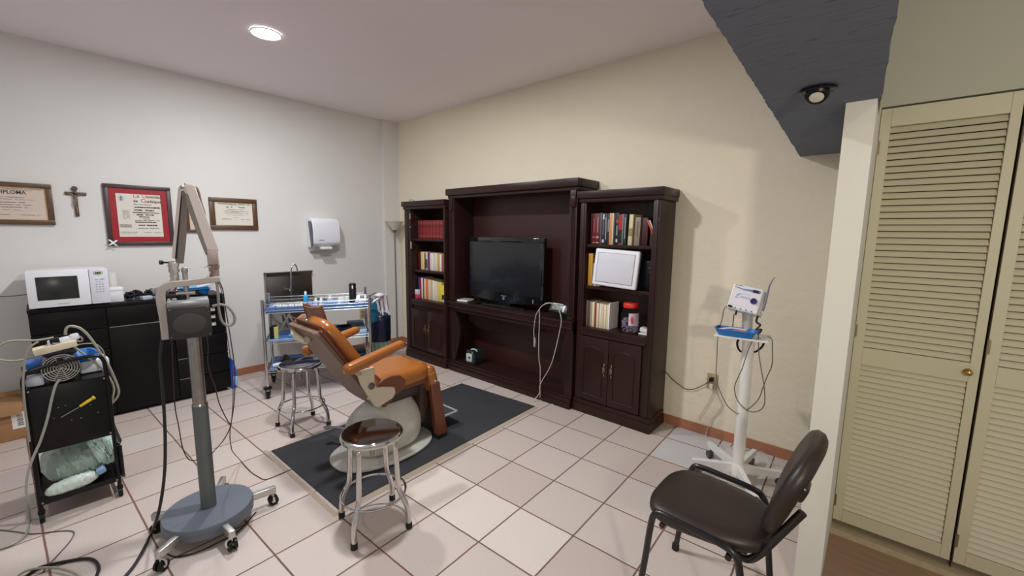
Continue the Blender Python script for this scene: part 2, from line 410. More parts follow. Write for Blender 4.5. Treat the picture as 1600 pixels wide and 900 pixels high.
# left diploma, cropped by the frame edge
t, px = framed('brown wooden framed DIPLOMA cropped by the left edge of the photo', 'framed_diploma', -1.62, -1.157, 1.513, 1.822, .036, WOODF2, None, (206, 188, 174))
text('DIPLOMA', (px, -1.362, 1.737), .037, INK, t, align='CENTER', sx=.93, bold=.0006)
m = MB()
for i, (a, b_, z, h) in enumerate(((-1.50, -1.205, 1.775, .004), (-1.42, -1.26, 1.765, .003), (-1.45, -1.30, 1.712, .004), (-1.48, -1.25, 1.697, .003), (-1.44, -1.30, 1.675, .006), (-1.46, -1.27, 1.657, .005), (-1.42, -1.29, 1.640, .005), (-1.45, -1.32, 1.62, .003), (-1.50, -1.38, 1.585, .004), (-1.33, -1.23, 1.585, .004))): script_line(m, px, a, b_, z, h, i)
m.build('script_lines', INKS, t)
# crucifix
t = thing('crucifix', 'dark wooden crucifix with a pale figure between two framed diplomas', 'crucifix', (XW, -1.03, 1.585))
DARKW = mat('dark_wood', (80, 66, 58), .5, noise=.3, nscale=40)
MB().bb(XW+.002, XW+.014, -1.043, -1.021, 1.585, 1.80, .002).bb(XW+.002, XW+.014, -1.088, -.968, 1.752, 1.775, .002).lathe([(.018, 0), (.018, .01)], (XW+.004, -1.032, 1.803), 20, Matrix.Rotation(math.pi/2, 3, 'Y')).build('cross', DARKW, t)
FIGM = mat('pewter_bronze', (150, 124, 104), .4, .6)
MB().tube([(XW+.018, -1.035, 1.655), (XW+.024, -1.038, 1.69), (XW+.022, -1.033, 1.725), (XW+.022, -1.032, 1.752)], .008, 8, radii=[.004, .008, .0075, .009]).sph((XW+.024, -1.03, 1.767), (.006, .006, .008), 10).tube([(XW+.018, -1.034, 1.75), (XW+.016, -1.058, 1.758), (XW+.015, -1.080, 1.768)], .0035, 6).tube([(XW+.018, -1.030, 1.75), (XW+.016, -1.006, 1.756), (XW+.015, -.978, 1.766)], .0035, 6).tube([(XW+.018, -1.034, 1.66), (XW+.021, -1.030, 1.635), (XW+.017, -1.034, 1.61)], .0045, 6).build('figure', FIGM, t)
# red diploma
REDM = mat('red_mount', (150, 14, 26), .5, noise=.08, nscale=20)
DARKF = mat('dark_frame', (64, 50, 50), .4, noise=.2, nscale=20)
t, px = framed('large red mounted university diploma in a dark frame', 'framed_diploma', -.872, -.432, 1.348, 1.860, .032, DARKF, (.043, REDM), (214, 208, 196))
yc = -.60
PINK = mat('pink_ink', (205, 90, 110), .6)
text('L', (px, -.69, 1.757), .050, PINK, t, name='red_capital'); text('a', (px, -.664, 1.757), .040, INK, t)
text('U', (px, -.632, 1.757), .050, PINK, t, name='red_capital'); text('niversidad', (px, -.600, 1.757), .034, INK, t, sx=.70, bold=.0006)
text('de', (px, -.69, 1.717), .034, INK, t, bold=.0006, sx=.9); text('G', (px, -.642, 1.715), .050, PINK, t, name='red_capital'); text('uadalajara', (px, -.607, 1.717), .036, INK, t, sx=.72, bold=.0006)
m = MB(); rows = ((-.69, -.57, 1.698, .004), (-.695, -.515, 1.675, .012), (-.69, -.535, 1.651, .011), (-.70, -.52, 1.630, .008), (-.675, -.56, 1.612, .010), (-.66, -.565, 1.594, .009), (-.635, -.59, 1.577, .006), (-.70, -.525, 1.564, .005), (-.69, -.55, 1.549, .009), (-.67, -.545, 1.522, .011), (-.675, -.535, 1.497, .005))
for i, r in enumerate(rows): script_line(m, px, *r, i+30, .15)
m.build('script_lines', INK, t)
m = MB()
for k in range(9): script_line(m, px, -.765, -.72, 1.645-.0085*k, .003, k+60)
for k in range(6): script_line(m, px, -.79, -.715, 1.528-.005*k, .003, k+80, .1)
script_line(m, px, -.79, -.67, 1.462, .005, 99); script_line(m, px, -.64, -.59, 1.458, .005, 98); script_line(m, px, -.57, -.52, 1.458, .005, 97); script_line(m, px, -.79, -.68, 1.448, .003, 96)
m.build('fine_print', INKS, t)
Ry = Matrix.Rotation(math.pi/2, 3, 'Y')
MB().lathe([(.021, 0), (.021, .0008)], (px, -.765, 1.745), 24, Ry, sx=1.25).build('portrait', mat('photo_grey', (190, 190, 192), .5), t)
MB().sph((px+.001, -.765, 1.752), (.001, .0075, .011), 12).bb(px+.0005, px+.0015, -.773, -.757, 1.728, 1.738).build('portrait_sitter', mat('photo_dark', (110, 108, 112), .5), t)
# little frame half hidden by the arm
t, px = framed('small brown framed certificate mostly hidden behind the grey x-ray arm', 'framed_certificate', -.335, -.215, 1.466, 1.80, .024, WOODF2, None, (206, 188, 175))
m = MB(); [script_line(m, px, -.30, -.25, 1.74-.02*i, .004, 200+i) for i in range(9)]; m.build('script_lines', INKS, t)
# right certificate
t, px = framed('brown wooden framed certificate right of the grey x-ray arm', 'framed_certificate', -.148, .262, 1.492, 1.800, .042, WOODF2, None, (214, 196, 184))
m = MB(); script_line(m, px, -.075, .195, 1.742, .008, 301, .2); script_line(m, px, -.01, .15, 1.713, .009, 302, .5); m.build('heading', INK, t)
m = MB()
for i, (a, b_, z, h) in enumerate(((.02, .10, 1.730, .003), (.0, .14, 1.69, .005), (-.03, .18, 1.673, .005), (.03, .12, 1.665, .004), (-.03, .18, 1.654, .005), (-.01, .14, 1.636, .003), (.05, .09, 1.615, .004), (-.05, .03, 1.597, .006), (.10, .19, 1.594, .006))): script_line(m, px, a, b_, z, h, 310+i)
m.build('script_lines', INKS, t)
# white plastic ornament clipped to the red diploma
t = thing('ornament', 'tiny white bird-like ornament at the lower left corner of the red diploma', 'ornament', (XW+.03, -.848, 1.37))
WHT = mat('white_ceramic', (235, 235, 238), .3)
MB().tube([(XW+.035, -.872, 1.352), (XW+.040, -.852, 1.367), (XW+.036, -.828, 1.385)], .007, 8, radii=[.003, .008, .006]).build('body', WHT, t)
MB().prism([(XW+.036, -.85, 1.372), (XW+.040, -.876, 1.398), (XW+.038, -.865, 1.402), (XW+.038, -.838, 1.378)], (.003, 0, 0)).prism([(XW+.036, -.85, 1.366), (XW+.036, -.826, 1.345), (XW+.036, -.818, 1.348), (XW+.038, -.838, 1.372)], (.003, 0, 0)).build('wing', WHT, t)
MB().sph((XW+.036, -.825, 1.388), .008, 10).bb(XW+.0, XW+.034, -.852, -.846, 1.364, 1.370).build('head', WHT, t)
# paper towel dispenser
t = thing('towel_dispenser', 'white wall mounted paper towel dispenser left of the corner', 'dispenser', (XW, .90, 1.29))
prof = [(0, 1.30), (.085, 1.30), (.155, 1.345), (.165, 1.38), (.165, 1.53), (.150, 1.60), (.115, 1.635), (0, 1.640)]
MB().prism([(XW+a, .752, z) for a, z in prof], (0, .312, 0)).build('cover', WHITEP, t, ang=50, bevel=.012)
MB().prism([(XW+.06+a*.6, .7465, 1.33+(z-1.33)*.86) for a, z in prof[1:]], (0, .006, 0)).build('side_vent', mat('grey_plastic', (84, 84, 96), .4), t)
MB().prism([(XW, .768, 1.262), (XW+.07, .775, 1.268), (XW+.11, .79, 1.305), (XW, .775, 1.305)], (0, .262, 0)).build('lower_case', mat('beige_shade', (196, 186, 178), .5), t)
MB().bb(XW+.09, XW+.155, .84, .97, 1.282, 1.315, .012).build('towel', PAPERW, t)
text('TORK', (XW+.1658, .815, 1.372), .020, mat('dark_grey_ink', (90, 90, 96), .5), t, sx=1.4) if False else MB().bb(XW+.165, XW+.1665, .815, .875, 1.385, 1.392).build('mark', mat('dark_grey_ink', (96, 96, 100), .5), t)
# outlets
def outlet(label, loc, wall, mt):
    t = thing('wall_outlet', label, 'outlet', loc); x, y, z = loc
    if wall == 'A':
        MB().bb(x, x+.008, y-.036, y+.036, z-.058, z+.058, .002).build('plate', mt, t)
        for dz in (-.022, .022): MB().bb(x+.006, x+.0105, y-.013, y+.013, z+dz-.012, z+dz+.012, .002).build('socket', mat('socket_brown', (120, 104, 80), .5), t)
    else:
        MB().bb(x-.036, x+.036, y-.008, y, z-.058, z+.058, .002).build('plate', mt, t)
        for dz in (-.022, .022): MB().bb(x-.013, x+.013, y-.0105, y-.006, z+dz-.012, z+dz+.012, .002).build('socket', mat('socket_brown', (120, 104, 80), .5), t)
    return t
PLATE = mat('outlet_plate', (176, 158, 122), .5)
outlet('tan wall outlet behind the wire rack', (XW, 1.387, .458), 'A', PLATE)
outlet('tan wall outlet with two plugs, right of the bookcase', (.826, YW, .425), 'B', PLATE)
t = tag(MB().bb(.812, .840, YW-.045, YW-.0105, .432, .458, .005).cyl((.826, YW-.045, .445), (.826, YW-.062, .440), .005).build('power_plug', BLACKP), 'black plug in the upper socket right of the bookcase', 'plug')
t = tag(MB().bb(.814, .838, YW-.035, YW-.0105, .372, .412, .005).build('power_plug', mat('ivory', (205, 198, 180), .5)), 'ivory plug in the lower socket right of the bookcase', 'plug')

# ------------------------------------------------------------------ black cabinet
BLK = mat('black_lacquer', (10, 9, 9), .42, spec=.22)
t = thing('cabinet', 'long low black cabinet with drawers on either side of a door', 'cabinet', (-2.98, -.77, 0))
cx0, cx1, cy0, cy1 = -3.17, -2.80, -1.362, -.178
MB().bb(cx0, cx1-.02, cy0+.005, cy1-.005, .025, .885).bb(cx0+.02, cx1-.04, cy0+.03, cy1-.03, 0, .03).build('body', BLK, t)
MB().bb(cx0, cx1, cy0, cy1, .885, .912, .002).build('top_board', BLK, t)
def front(nm, ya, yb, za, zb): MB().bb(cx1-.02, cx1, ya+.003, yb-.003, za+.004, zb-.004, .0015).build(nm, BLK, t)
for a, b_ in ((.725, .885), (.56, .725), (.385, .56), (.20, .385), (.025, .20)): front('drawer', cy0, -.962, a, b_)
front('drawer', -.962, -.558, .725, .885); front('door', -.962, -.558, .025, .725)
for a, b_ in ((.725, .885), (.56, .725), (.372, .56), (.193, .372), (.025, .193)): front('drawer', -.558, cy1, a, b_)
EDGE = mat('bare_edge', (150, 145, 140), .6)
m = MB(); m.bb(cx1-.008, cx1+.0004, -.95, -.565, .7225, .7262)
for z in (.560, .372, .193): m.bb(cx1-.008, cx1+.0004, -.553, -.44, z-.0018, z+.0014)
m.build('worn_edge', EDGE, t, label='pale worn edge line')
# microwave
t = thing('microwave', 'white microwave oven with a dark window on the black cabinet', 'microwave', (-2.9, -1.15, .912))
mx = -2.765
MB().bb(-3.12, mx-.012, -1.345, -.932, .928, 1.185, .006).build('body', WHITEP, t)
MB().bb(mx-.014, mx, -1.348, -1.036, .925, 1.188, .004).build('door', WHITEP, t)
MB().bb(mx-.002, mx+.0016, -1.303, -1.095, .978, 1.145, .0006).build('window', mat('oven_glass', (40, 42, 40), .25, noise=.2, nscale=300), t)
MB().bb(mx-.014, mx-.001, -1.033, -.930, .925, 1.188, .004).build('control_panel', mat('panel_white', (214, 214, 222), .35), t)
Rq = Matrix.Rotation(math.pi/2, 3, 'Y')
MB().lathe([(.021, 0), (.021, .0015)], (mx-.001, -.984, 1.158), 30, Rq, sx=.72, sy=1.25).build('badge_rim', BLACKP, t)
MB().lathe([(.0185, 0), (.0185, .002)], (mx-.001, -.984, 1.158), 30, Rq, sx=.70, sy=1.25).build('badge', PAPERW, t)
MB().sph((mx+.0012, -.974, 1.158), (.0006, .011, .009), 16).build('badge_spot', mat('lime', (150, 230, 60), .5), t)
text('MEX', (mx+.0030, -.984, 1.1528), .0155, BLACKP, t, align='CENTER', bold=.0009)
m = MB()
for r in range(4):
    for c in range(3): m.bb(mx-.001, mx+.0008, -1.003+.017*c, -.994+.017*c, 1.068-.019*r, 1.076-.019*r)
m.bb(mx-.001, mx+.0008, -1.006, -.986, 1.105, 1.112).bb(mx-.001, mx+.0008, -.976, -.954, 1.105, 1.114).bb(mx-.001, mx+.0008, -1.0, -.965, 1.088, 1.091)
m.build('buttons', mat('button_grey', (170, 170, 178), .5), t)
MB().bb(mx, mx+.001, -1.21, -1.15, .945, .949).build('mark', mat('mark_grey', (150, 150, 155), .5), t)
m = MB()
for a in (-1.32, -.955):
    for b_ in (-3.08, -2.80): m.cyl((b_, a, .912), (b_, a, .930), .012, n=12)
m.build('foot', BLACKP, t)
wire([(-3.1, -1.30, 1.0), (-3.15, -1.42, .985), (-3.16, -1.6, .99), (-3.16, -1.8, 1.0)], .003, BLACKC, 'thin black cord leaving the microwave to the left along the wall')
# things on the cabinet right of the microwave
t = thing('storage_box', 'white cardboard box right of the microwave', 'box', (-2.93, -.885, .912))
MB().bb(-3.0, -2.86, -.93, -.845, .9125, 1.02, .003).build('box', WHITEP, t); MB().bb(-3.003, -2.857, -.933, -.842, 1.0, 1.024, .003).build('lid', WHITEP, t)
t = thing('paper_cup_stack', 'stack of translucent white cups behind the microwave', 'cups', (-3.06, -.90, .912))
for k in range(6): MB().lathe([(.028, 1.026-.1+.02*k), (.034, 1.03-.05+.02*k+.03), (.036, 1.03+.02*k)], (-3.06, -.885, .0), 20).build('cup', mat('cup_white', (222, 220, 214), .4), t)
MB().lathe([(.03, .912), (.03, .95)], (-3.06, -.885, 0), 20).build('base_cup', mat('cup_white', (222, 220, 214), .4), t)
rn = random.Random(11); pts = []
for k in range(64): pts.append((-2.95+rn.uniform(-.045, .045), -.82+.22*(k/63)+rn.uniform(-.05, .05), .935+rn.uniform(-.012, .045)))
wire(pts, .0085, BLACKC, 'tangled bundle of black power cords on the black cabinet', 'cord_bundle', 'cords')
t = thing('power_adapter', 'grey power adapter beside the tangled cords on the black cabinet', 'adapter', (-2.9, -.60, .912))
MB().box((-2.93, -.60, .975), (.07, .13, .05), Matrix.Rotation(.25, 3, 'X'), .008).build('case', mat('grey_case', (120, 122, 120), .5), t)
MB().bb(-2.98, -2.88, -.65, -.55, .9125, .955, .006).build('stand', mat('dark_case', (50, 52, 55), .5), t)
MB().tube([(-2.9, -.53, .965), (-2.89, -.51, .98), (-2.89, -.49, .97), (-2.89, -.50, .955), (-2.9, -.53, .95)], .004, 6).build('loop', BLACKC, t)
t = thing('plastic_pack', 'small clear and blue plastic pack lying before the tangled cords', 'plastic pack', (-2.87, -.7, .912))
MB().box((-2.86, -.71, .928), (.06, .07, .03), Matrix.Rotation(.3, 3, 'Z'), .006).build('wrapper', mat('clear_pack', (176, 182, 192), .2), t)
MB().box((-2.85, -.655, .925), (.05, .035, .022), Matrix.Rotation(.2, 3, 'Z'), .004).build('tab', mat('slate_blue', (96, 116, 158), .4), t)
t = thing('instrument_tray', 'turquoise plastic tray on the black cabinet behind the control box', 'tray', (-2.97, -.33, .912))
def tray(cx, cy, z, lx, ly, h, mt, nm, parent, R=0, wall=.004, flare=.8):
    m = MB(); ca, sa = math.cos(R), math.sin(R)
    def ring(sx, sy, zz, n=32):
        o = []
        for q in range(n):
            a = 2*math.pi*q/n; c, s_ = math.cos(a), math.sin(a); e = .45
            x = math.copysign(abs(c)**e, c)*sx; y = math.copysign(abs(s_)**e, s_)*sy
            o.append((cx+x*ca-y*sa, cy+x*sa+y*ca, zz))
        return o
    m.loft([ring(lx*flare*.5, ly*flare*.5, z), ring(lx*.5, ly*.5, z+h), ring(lx*.5+.006, ly*.5+.006, z+h), ring(lx*.5+.006, ly*.5+.006, z+h+.003), ring(lx*.5-wall, ly*.5-wall, z+h+.003), ring(lx*flare*.5-wall, ly*flare*.5-wall, z+.005)])
    return m.build(nm, mt, parent, ang=40)
tray(-2.97, -.36, .9125, .15, .23, .045, BLUEP, 'outer_tray', t); tray(-2.97, -.36, .9335, .13, .20, .04, CYANP, 'inner_tray', t)
MB().box((-2.95, -.30, .985), (.05, .10, .008), Matrix.Rotation(.15, 3, 'X'), .002).build('strip', WHITEP, t)
t = thing('pouch', 'small black pouch before the turquoise tray on the cabinet', 'pouch', (-2.86, -.43, .912))
MB().bb(-2.875, -2.825, -.47, -.33, .9125, .938, .01).build('body', BLACKP, t)
# detergent bag at the cabinet's right end
t = thing('plastic_bag', 'blue and white plastic packet standing against the cabinet right end', 'bag', (-2.87, -.135, 0))
MB().loft([[(-2.93, -.170, z), (-2.82, -.170, z), (-2.80, -.170+w, z), (-2.94, -.168+w, z)] for z, w in ((.002, .03), (.06, .05), (.17, .045), (.27, .03), (.30, .008))]).build('packet', mat('packet_blue', (40, 80, 190), .35), t, ang=60)
MB().bb(-2.90, -2.796, -.1535, -.118, .03, .12, .01).build('label_patch', mat('packet_light', (150, 200, 225), .35), t)
# cardboard box
CARD = mat('cardboard', (158, 118, 78), .8, noise=.12, nscale=12)
t = thing('cardboard_box', 'brown cardboard box with a white label on the floor left of the cabinet', 'box', (-2.9, -1.6, 0))
MB().bb(-3.12, -2.80, -1.90, -1.432, .001, .25, .003).build('carton', CARD, t)
MB().prism([(-2.802, -1.90, .25), (-2.802, -1.44, .25), (-2.775, -1.45, .19), (-2.775, -1.62, .19)], (0, 0, .004)).build('flap', CARD, t)
MB().prism([(-3.11, -1.90, .25), (-3.11, -1.44, .25), (-3.13, -1.45, .275), (-3.13, -1.89, .275)], (.004, 0, 0)).build('flap', CARD, t)
MB().bb(-2.80, -2.7985, -1.50, -1.44, .08, .20).build('shipping_label', PAPERW, t)
m = MB(); [m.bb(-2.7985, -2.7978, -1.475, -1.447, .10+.007*k, .10+.007*k+random.Random(k).uniform(.002, .005)) for k in range(12)]; m.build('barcode', INK, t)
# ------------------------------------------------------------------ bookcases
def cab_door(x0, x1, z0, z1, y, parent, hx):
    m = MB(); m.bb(x0+.002, x1-.002, y, y+.02, z0, z1, .002)
    d = m.build('door', MAHOG, parent)
    w = x1-x0; a, b_ = x0+.2*w, x1-.2*w; zt = z1-.10; mid = (a+b_)/2
    def arch(inset, yy):
        A, B = a+inset, b_-inset; P = [(A, yy, z0+.06+inset), (B, yy, z0+.06+inset), (B, yy, zt-.02-inset)]
        for k in range(9):
            u = 1-k/8; P.append((A+(B-A)*u, yy, zt-.02-inset+.035*math.sin(math.pi*u)**.7))
        return P
    MB().prism(arch(0, y-.0005), (0, -.003, 0)).build('raised_panel', MAHOG, d, bevel=.002)
    m = MB(); P = arch(-.008, y-.002); m.tube([*P, P[0]], .0025, 6, smooth=False); m.build('panel_bead', MAHOG, d)
    m = MB(); zc = (z0+z1)/2+.02
    m.sph((hx, y-.004, zc+.042), (.006, .003, .014)).sph((hx, y-.004, zc-.042), (.006, .003, .014)).sph((hx, y-.004, zc), (.008, .004, .02)).tube([(hx, y-.004, zc+.032), (hx, y-.022, zc+.016), (hx, y-.022, zc-.016), (hx, y-.004, zc-.032)], .0035, 6)
    m.build('handle', AGED, d, label='small aged brass drop handle')
YB = 1.925
def side_unit(label, x0, x1, yf, ox0, ox1, shelves, desk, doors, dz, ztop, over):
    t = thing('bookcase', label, 'bookcase', ((x0+x1)/2, yf+.1, 0))
    MB().bb(x0+.01, ox0-.0, yf, YB, .1, ztop-.06, .001).build('side_panel', MAHOG, t)
    MB().bb(ox1, x1-.01, yf, YB, .1, ztop-.06, .001).build('side_panel', MAHOG, t)
    for xa in ((x0+.01+ox0)/2, (ox1+x1-.01)/2): MB().bb(xa-.012, xa+.012, yf-.005, yf+.001, .12, ztop-.07, .002).build('stile_moulding', MAHOG, t)
    MB().bb(ox0, ox1, YB-.012, YB, .1, ztop-.06).build('back_panel', MAHOGD, t)
    MB().bb(x0-.0+.0, x1+.0+over*.6, yf-.012, YB, ztop-.088, ztop-.052, .003).bb(x0-.012, x1+over, yf-.028, YB+.005, ztop-.056, ztop, .003).build('cornice', MAHOG, t)
    for z in shelves: MB().bb(ox0, ox1, yf+.02, YB-.012, z-.024, z, .001).build('shelf', MAHOG, t)
    MB().bb(ox0, ox1, yf-.004, YB-.012, desk-.022, desk, .002).bb(ox0, ox1, yf-.0, yf+.03, desk-.05, desk-.022, .002).bb(ox0, ox1, yf-.008, yf+.02, desk-.065, desk-.045, .004).build('counter', MAHOG, t)
    MB().bb(x0, x1, yf-.015, YB+.002, 0, .075, .004).bb(x0+.004, x1-.004, yf-.008, YB, .07, .112, .006).build('plinth', MAHOG, t)
    MB().bb(ox0-.01, ox1+.01, yf+.015, YB-.01, .1, desk-.05).build('cupboard', MAHOG, t)
    mid = sum(doors)/2
    cab_door(doors[0], mid, dz[0], dz[1], yf-.004, t, mid-.032); cab_door(mid, doors[1], dz[0], dz[1], yf-.004, t, mid+.032)
    return t
side_unit('narrow left bookcase with red encyclopaedias and closed cupboard doors', -2.55, -1.797, 1.60, -2.42, -1.835, (1.415, 1.058), .715, (-2.43, -1.835), (.13, .60), 1.835, .002)
side_unit('tall right bookcase holding the white panel, jar and dark books', -.192, .492, 1.655, -.128, .425, (1.412, 1.075), .733, (-.150, .395), (.12, .66), 1.830, .012)
# centre unit
t = thing('television_cabinet', 'wide central dark wood television cabinet between two bookcases', 'television cabinet', (-1.0, 1.75, 0))
yf = 1.635; X0, X1 = -1.79, -.203
for a, b_ in ((X0, -1.705), (-.272, X1)):
    MB().bb(a, b_, yf, YB, .1, 1.85, .001).build('side_panel', MAHOG, t)
    c = (a+b_)/2
    m = MB()
    for k in (-.014, 0, .014): m.cyl((c+k, yf-.001, .80), (c+k, yf-.001, 1.70), .005, n=8)
    m.build('fluting', MAHOG, t)
    MB().bb(c-.028, c+.028, yf-.016, yf+.002, 1.71, 1.845, .004).bb(c-.022, c+.022, yf-.022, yf, 1.72, 1.80, .010).build('capital', MAHOG, t)
    MB().bb(c-.028, c+.028, yf-.012, yf+.002, .775, .80, .003).build('pilaster_foot', MAHOG, t)
MB().bb(-1.705, -.272, YB-.012, YB, .1, 1.86).build('back_panel', MAHOGD, t)
MB().bb(X0-.0, X1+.01, yf-.012, YB+.004, 1.842, 1.872, .003).bb(X0-.012, X1+.022, yf-.035, YB+.008, 1.872, 1.938, .004).build('cornice', MAHOG, t)
MB().bb(X0+.0, X1, yf-.03, YB-.012, .745, .765, .004).bb(X0+.0, X1, yf-.018, yf+.05, .715, .745, .005).bb(X0, X1, yf-.026, yf+.05, .695, .715, .006).bb(X0, X1, yf-.004, yf+.05, .655, .70, .003).build('counter', MAHOG, t)
MB().bb(X0-.0, X1, yf-.03, YB, 0, .052, .004).bb(X0, X1, yf-.02, YB, .05, .085, .006).bb(X0, X1, yf-.008, YB-.012, .085, .108, .003).build('plinth', MAHOG, t)
for s, xa, xb in ((1, -1.745, -1.60), (-1, -.245, -.325)):
    xs = xa; P = []
    for k in range(15):
        u = k/14; z = .655-.55*u; P.append((xs+s*(.04+.085*(math.sin(math.pi*(1-u)**1.2))**1.2*(.85 if s > 0 else .55)), yf+.004, z))
    P = [(xs, yf+.004, .655), *P, (xs, yf+.004, .105)]
    MB().prism(P, (0, .04, 0)).build('scroll_bracket', MAHOG, t, bevel=.003)
m = MB(); P = [(-1.62, yf+.12, .66)]
for k in range(21):
    u = k/20; P.append((-1.62+.95*u, yf+.12, .56-.05*abs(math.sin(2*math.pi*u))-.03*math.sin(math.pi*u)))
P.append((-.67, yf+.12, .66)); m.prism(P, (0, .02, 0)); m.build('apron', MAHOG, t)

# ------------------------------------------------------------------ books
ORD = ['first', 'second', 'third', 'fourth', 'fifth', 'sixth', 'seventh', 'eighth', 'ninth', 'tenth', 'eleventh', 'twelfth', 'thirteenth', 'fourteenth', 'fifteenth', 'sixteenth', 'seventeenth', 'eighteenth', 'nineteenth']
PAGES = mat('pages', (206, 198, 180), .8)
def book(x, w, h, d, z, y, col, label, group, lean=0, bands=None):
    m = mat('cover_%d_%d_%d' % col, col, .5, noise=.06, nscale=60)
    R = Matrix.Rotation(lean, 3, 'Y'); M = Matrix.Translation((x+w/2, 0, z+.0008))@R.to_4x4()@Matrix.Translation((0, y, 0))
    t = thing('book', label, 'book', (x+w/2, y, z), 0, group)
    mb = MB(); mb.bb(-w/2, -w/2+.0022, 0, d, 0, h).bb(w/2-.0022, w/2, 0, d, 0, h).bb(-w/2, w/2, -.002, .003, 0, h, .0012)
    bmesh.ops.transform(mb.bm, matrix=M, verts=mb.bm.verts); mb.build('cover', m, t)
    mb = MB(); mb.bb(-w/2+.002, w/2-.002, .002, d-.004, .003, h-.004); bmesh.ops.transform(mb.bm, matrix=M, verts=mb.bm.verts); mb.build('pages', PAGES, t)
    for (za, zb, c, wf) in (bands or []):
        mb = MB(); mb.bb(-w/2*wf, w/2*wf, -.0028, -.001, za*h, zb*h); bmesh.ops.transform(mb.bm, matrix=M, verts=mb.bm.verts)
        mb.build('spine_band', mat('band_%d_%d_%d' % c, c, .5), t)
    return t
def row(specs, x0, x1, z, y, where, group):
    tot = sum(s[0] for s in specs); x = x0; cnt = 0
    for i, s in enumerate(specs):
        w = s[0]/tot*(x1-x0); nm = s[3]
        book(x+.0006, w-.0012, s[1], s[4] if len(s) > 4 and s[4] else .15, z, y+random.uniform(0, .008), s[2], '%s, %s from left %s' % (nm, ORD[i], where), group, 0, s[5] if len(s) > 5 else None)
        x += w
# left bookcase: red set
n = 17
for i in range(n):
    w = .51/n
    book(-2.415+w*i+.0015, w-.0035, .208, .15, 1.415, 1.70+.002*(i % 2), (128, 38, 40), 'red set volume, %s from the left on the left bookcase top shelf' % ORD[i], 'red volumes on the top shelf', 0, [(.12, .16, (176, 96, 80), .8), (.62, .74, (96, 24, 26), .8), (.84, .87, (176, 96, 80), .8)])
row([(2.6, .205, (90, 16, 24), 'dark red book'), (3.4, .205, (218, 196, 128), 'pale yellow book'), (1.2, .19, (40, 36, 46), 'thin black book'), (2, .205, (196, 192, 190), 'white book with grey patches', .14, [(.1, .6, (60, 60, 80), .8)]), (2.0, .205, (120, 40, 70), 'plum book'), (2, .20, (206, 206, 210), 'white book'), (1.6, .198, (226, 218, 200), 'cream book'), (2, .2, (205, 200, 190), 'light grey book'), (1.6, .196, (222, 206, 160), 'straw yellow book'), (2, .196, (200, 150, 90), 'tan book'), (1.6, .19, (226, 220, 212), 'off-white book'), (1.5, .188, (170, 70, 60), 'brick red book'), (2, .188, (200, 186, 192), 'lilac grey book'), (1.3, .186, (130, 60, 60), 'maroon book')],
    -2.410, -1.89, 1.058, 1.69, 'on left bookcase middle shelf', 'books on the middle shelf')
row([(1.2, .26, (40, 60, 130), 'blue book'), (1.8, .245, (150, 30, 36), 'crimson book'), (1.6, .245, (224, 216, 206), 'white book'), (1.4, .24, (140, 40, 40), 'dark red book'), (2, .238, (212, 196, 176), 'beige book'), (2.2, .236, (222, 110, 40), 'orange book'), (2, .234, (225, 210, 186), 'cream book'), (2.2, .232, (196, 176, 160), 'dusty beige book'), (2, .23, (224, 212, 190), 'ivory book'), (2.6, .226, (216, 206, 180), 'pale book'), (2, .222, (206, 190, 160), 'sand book'), (3.4, .22, (214, 192, 72), 'bright yellow book')],
    -2.405, -1.97, .715, 1.68, 'on left bookcase lower shelf', 'books on the lower shelf')
t = thing('book', 'yellow and black book lying flat at the right end of the lower left shelf', 'book', (-1.93, 1.73, .716), 0, 'books on the lower shelf')
MB().bb(-1.965, -1.90, 1.68, 1.82, .7165, .75).build('pages', PAGES, t); MB().bb(-1.967, -1.898, 1.675, 1.82, .75, .80).build('cover', mat('blk_book', (40, 34, 28), .5), t); MB().bb(-1.967, -1.898, 1.675, 1.82, .80, .905).build('box', mat('cover_228_206_60', (228, 206, 60), .5), t)
t = thing('small_carton', 'small white and red medicine carton at the left of the lower shelf', 'carton', (-2.36, 1.66, .716))
MB().bb(-2.405, -2.345, 1.63, 1.67, .716, .765, .002).build('lower_box', mat('pink_box', (190, 60, 80), .5), t); MB().bb(-2.410, -2.355, 1.632, 1.668, .766, .82, .002).build('upper_box', mat('card_white', (214, 206, 218), .5), t)
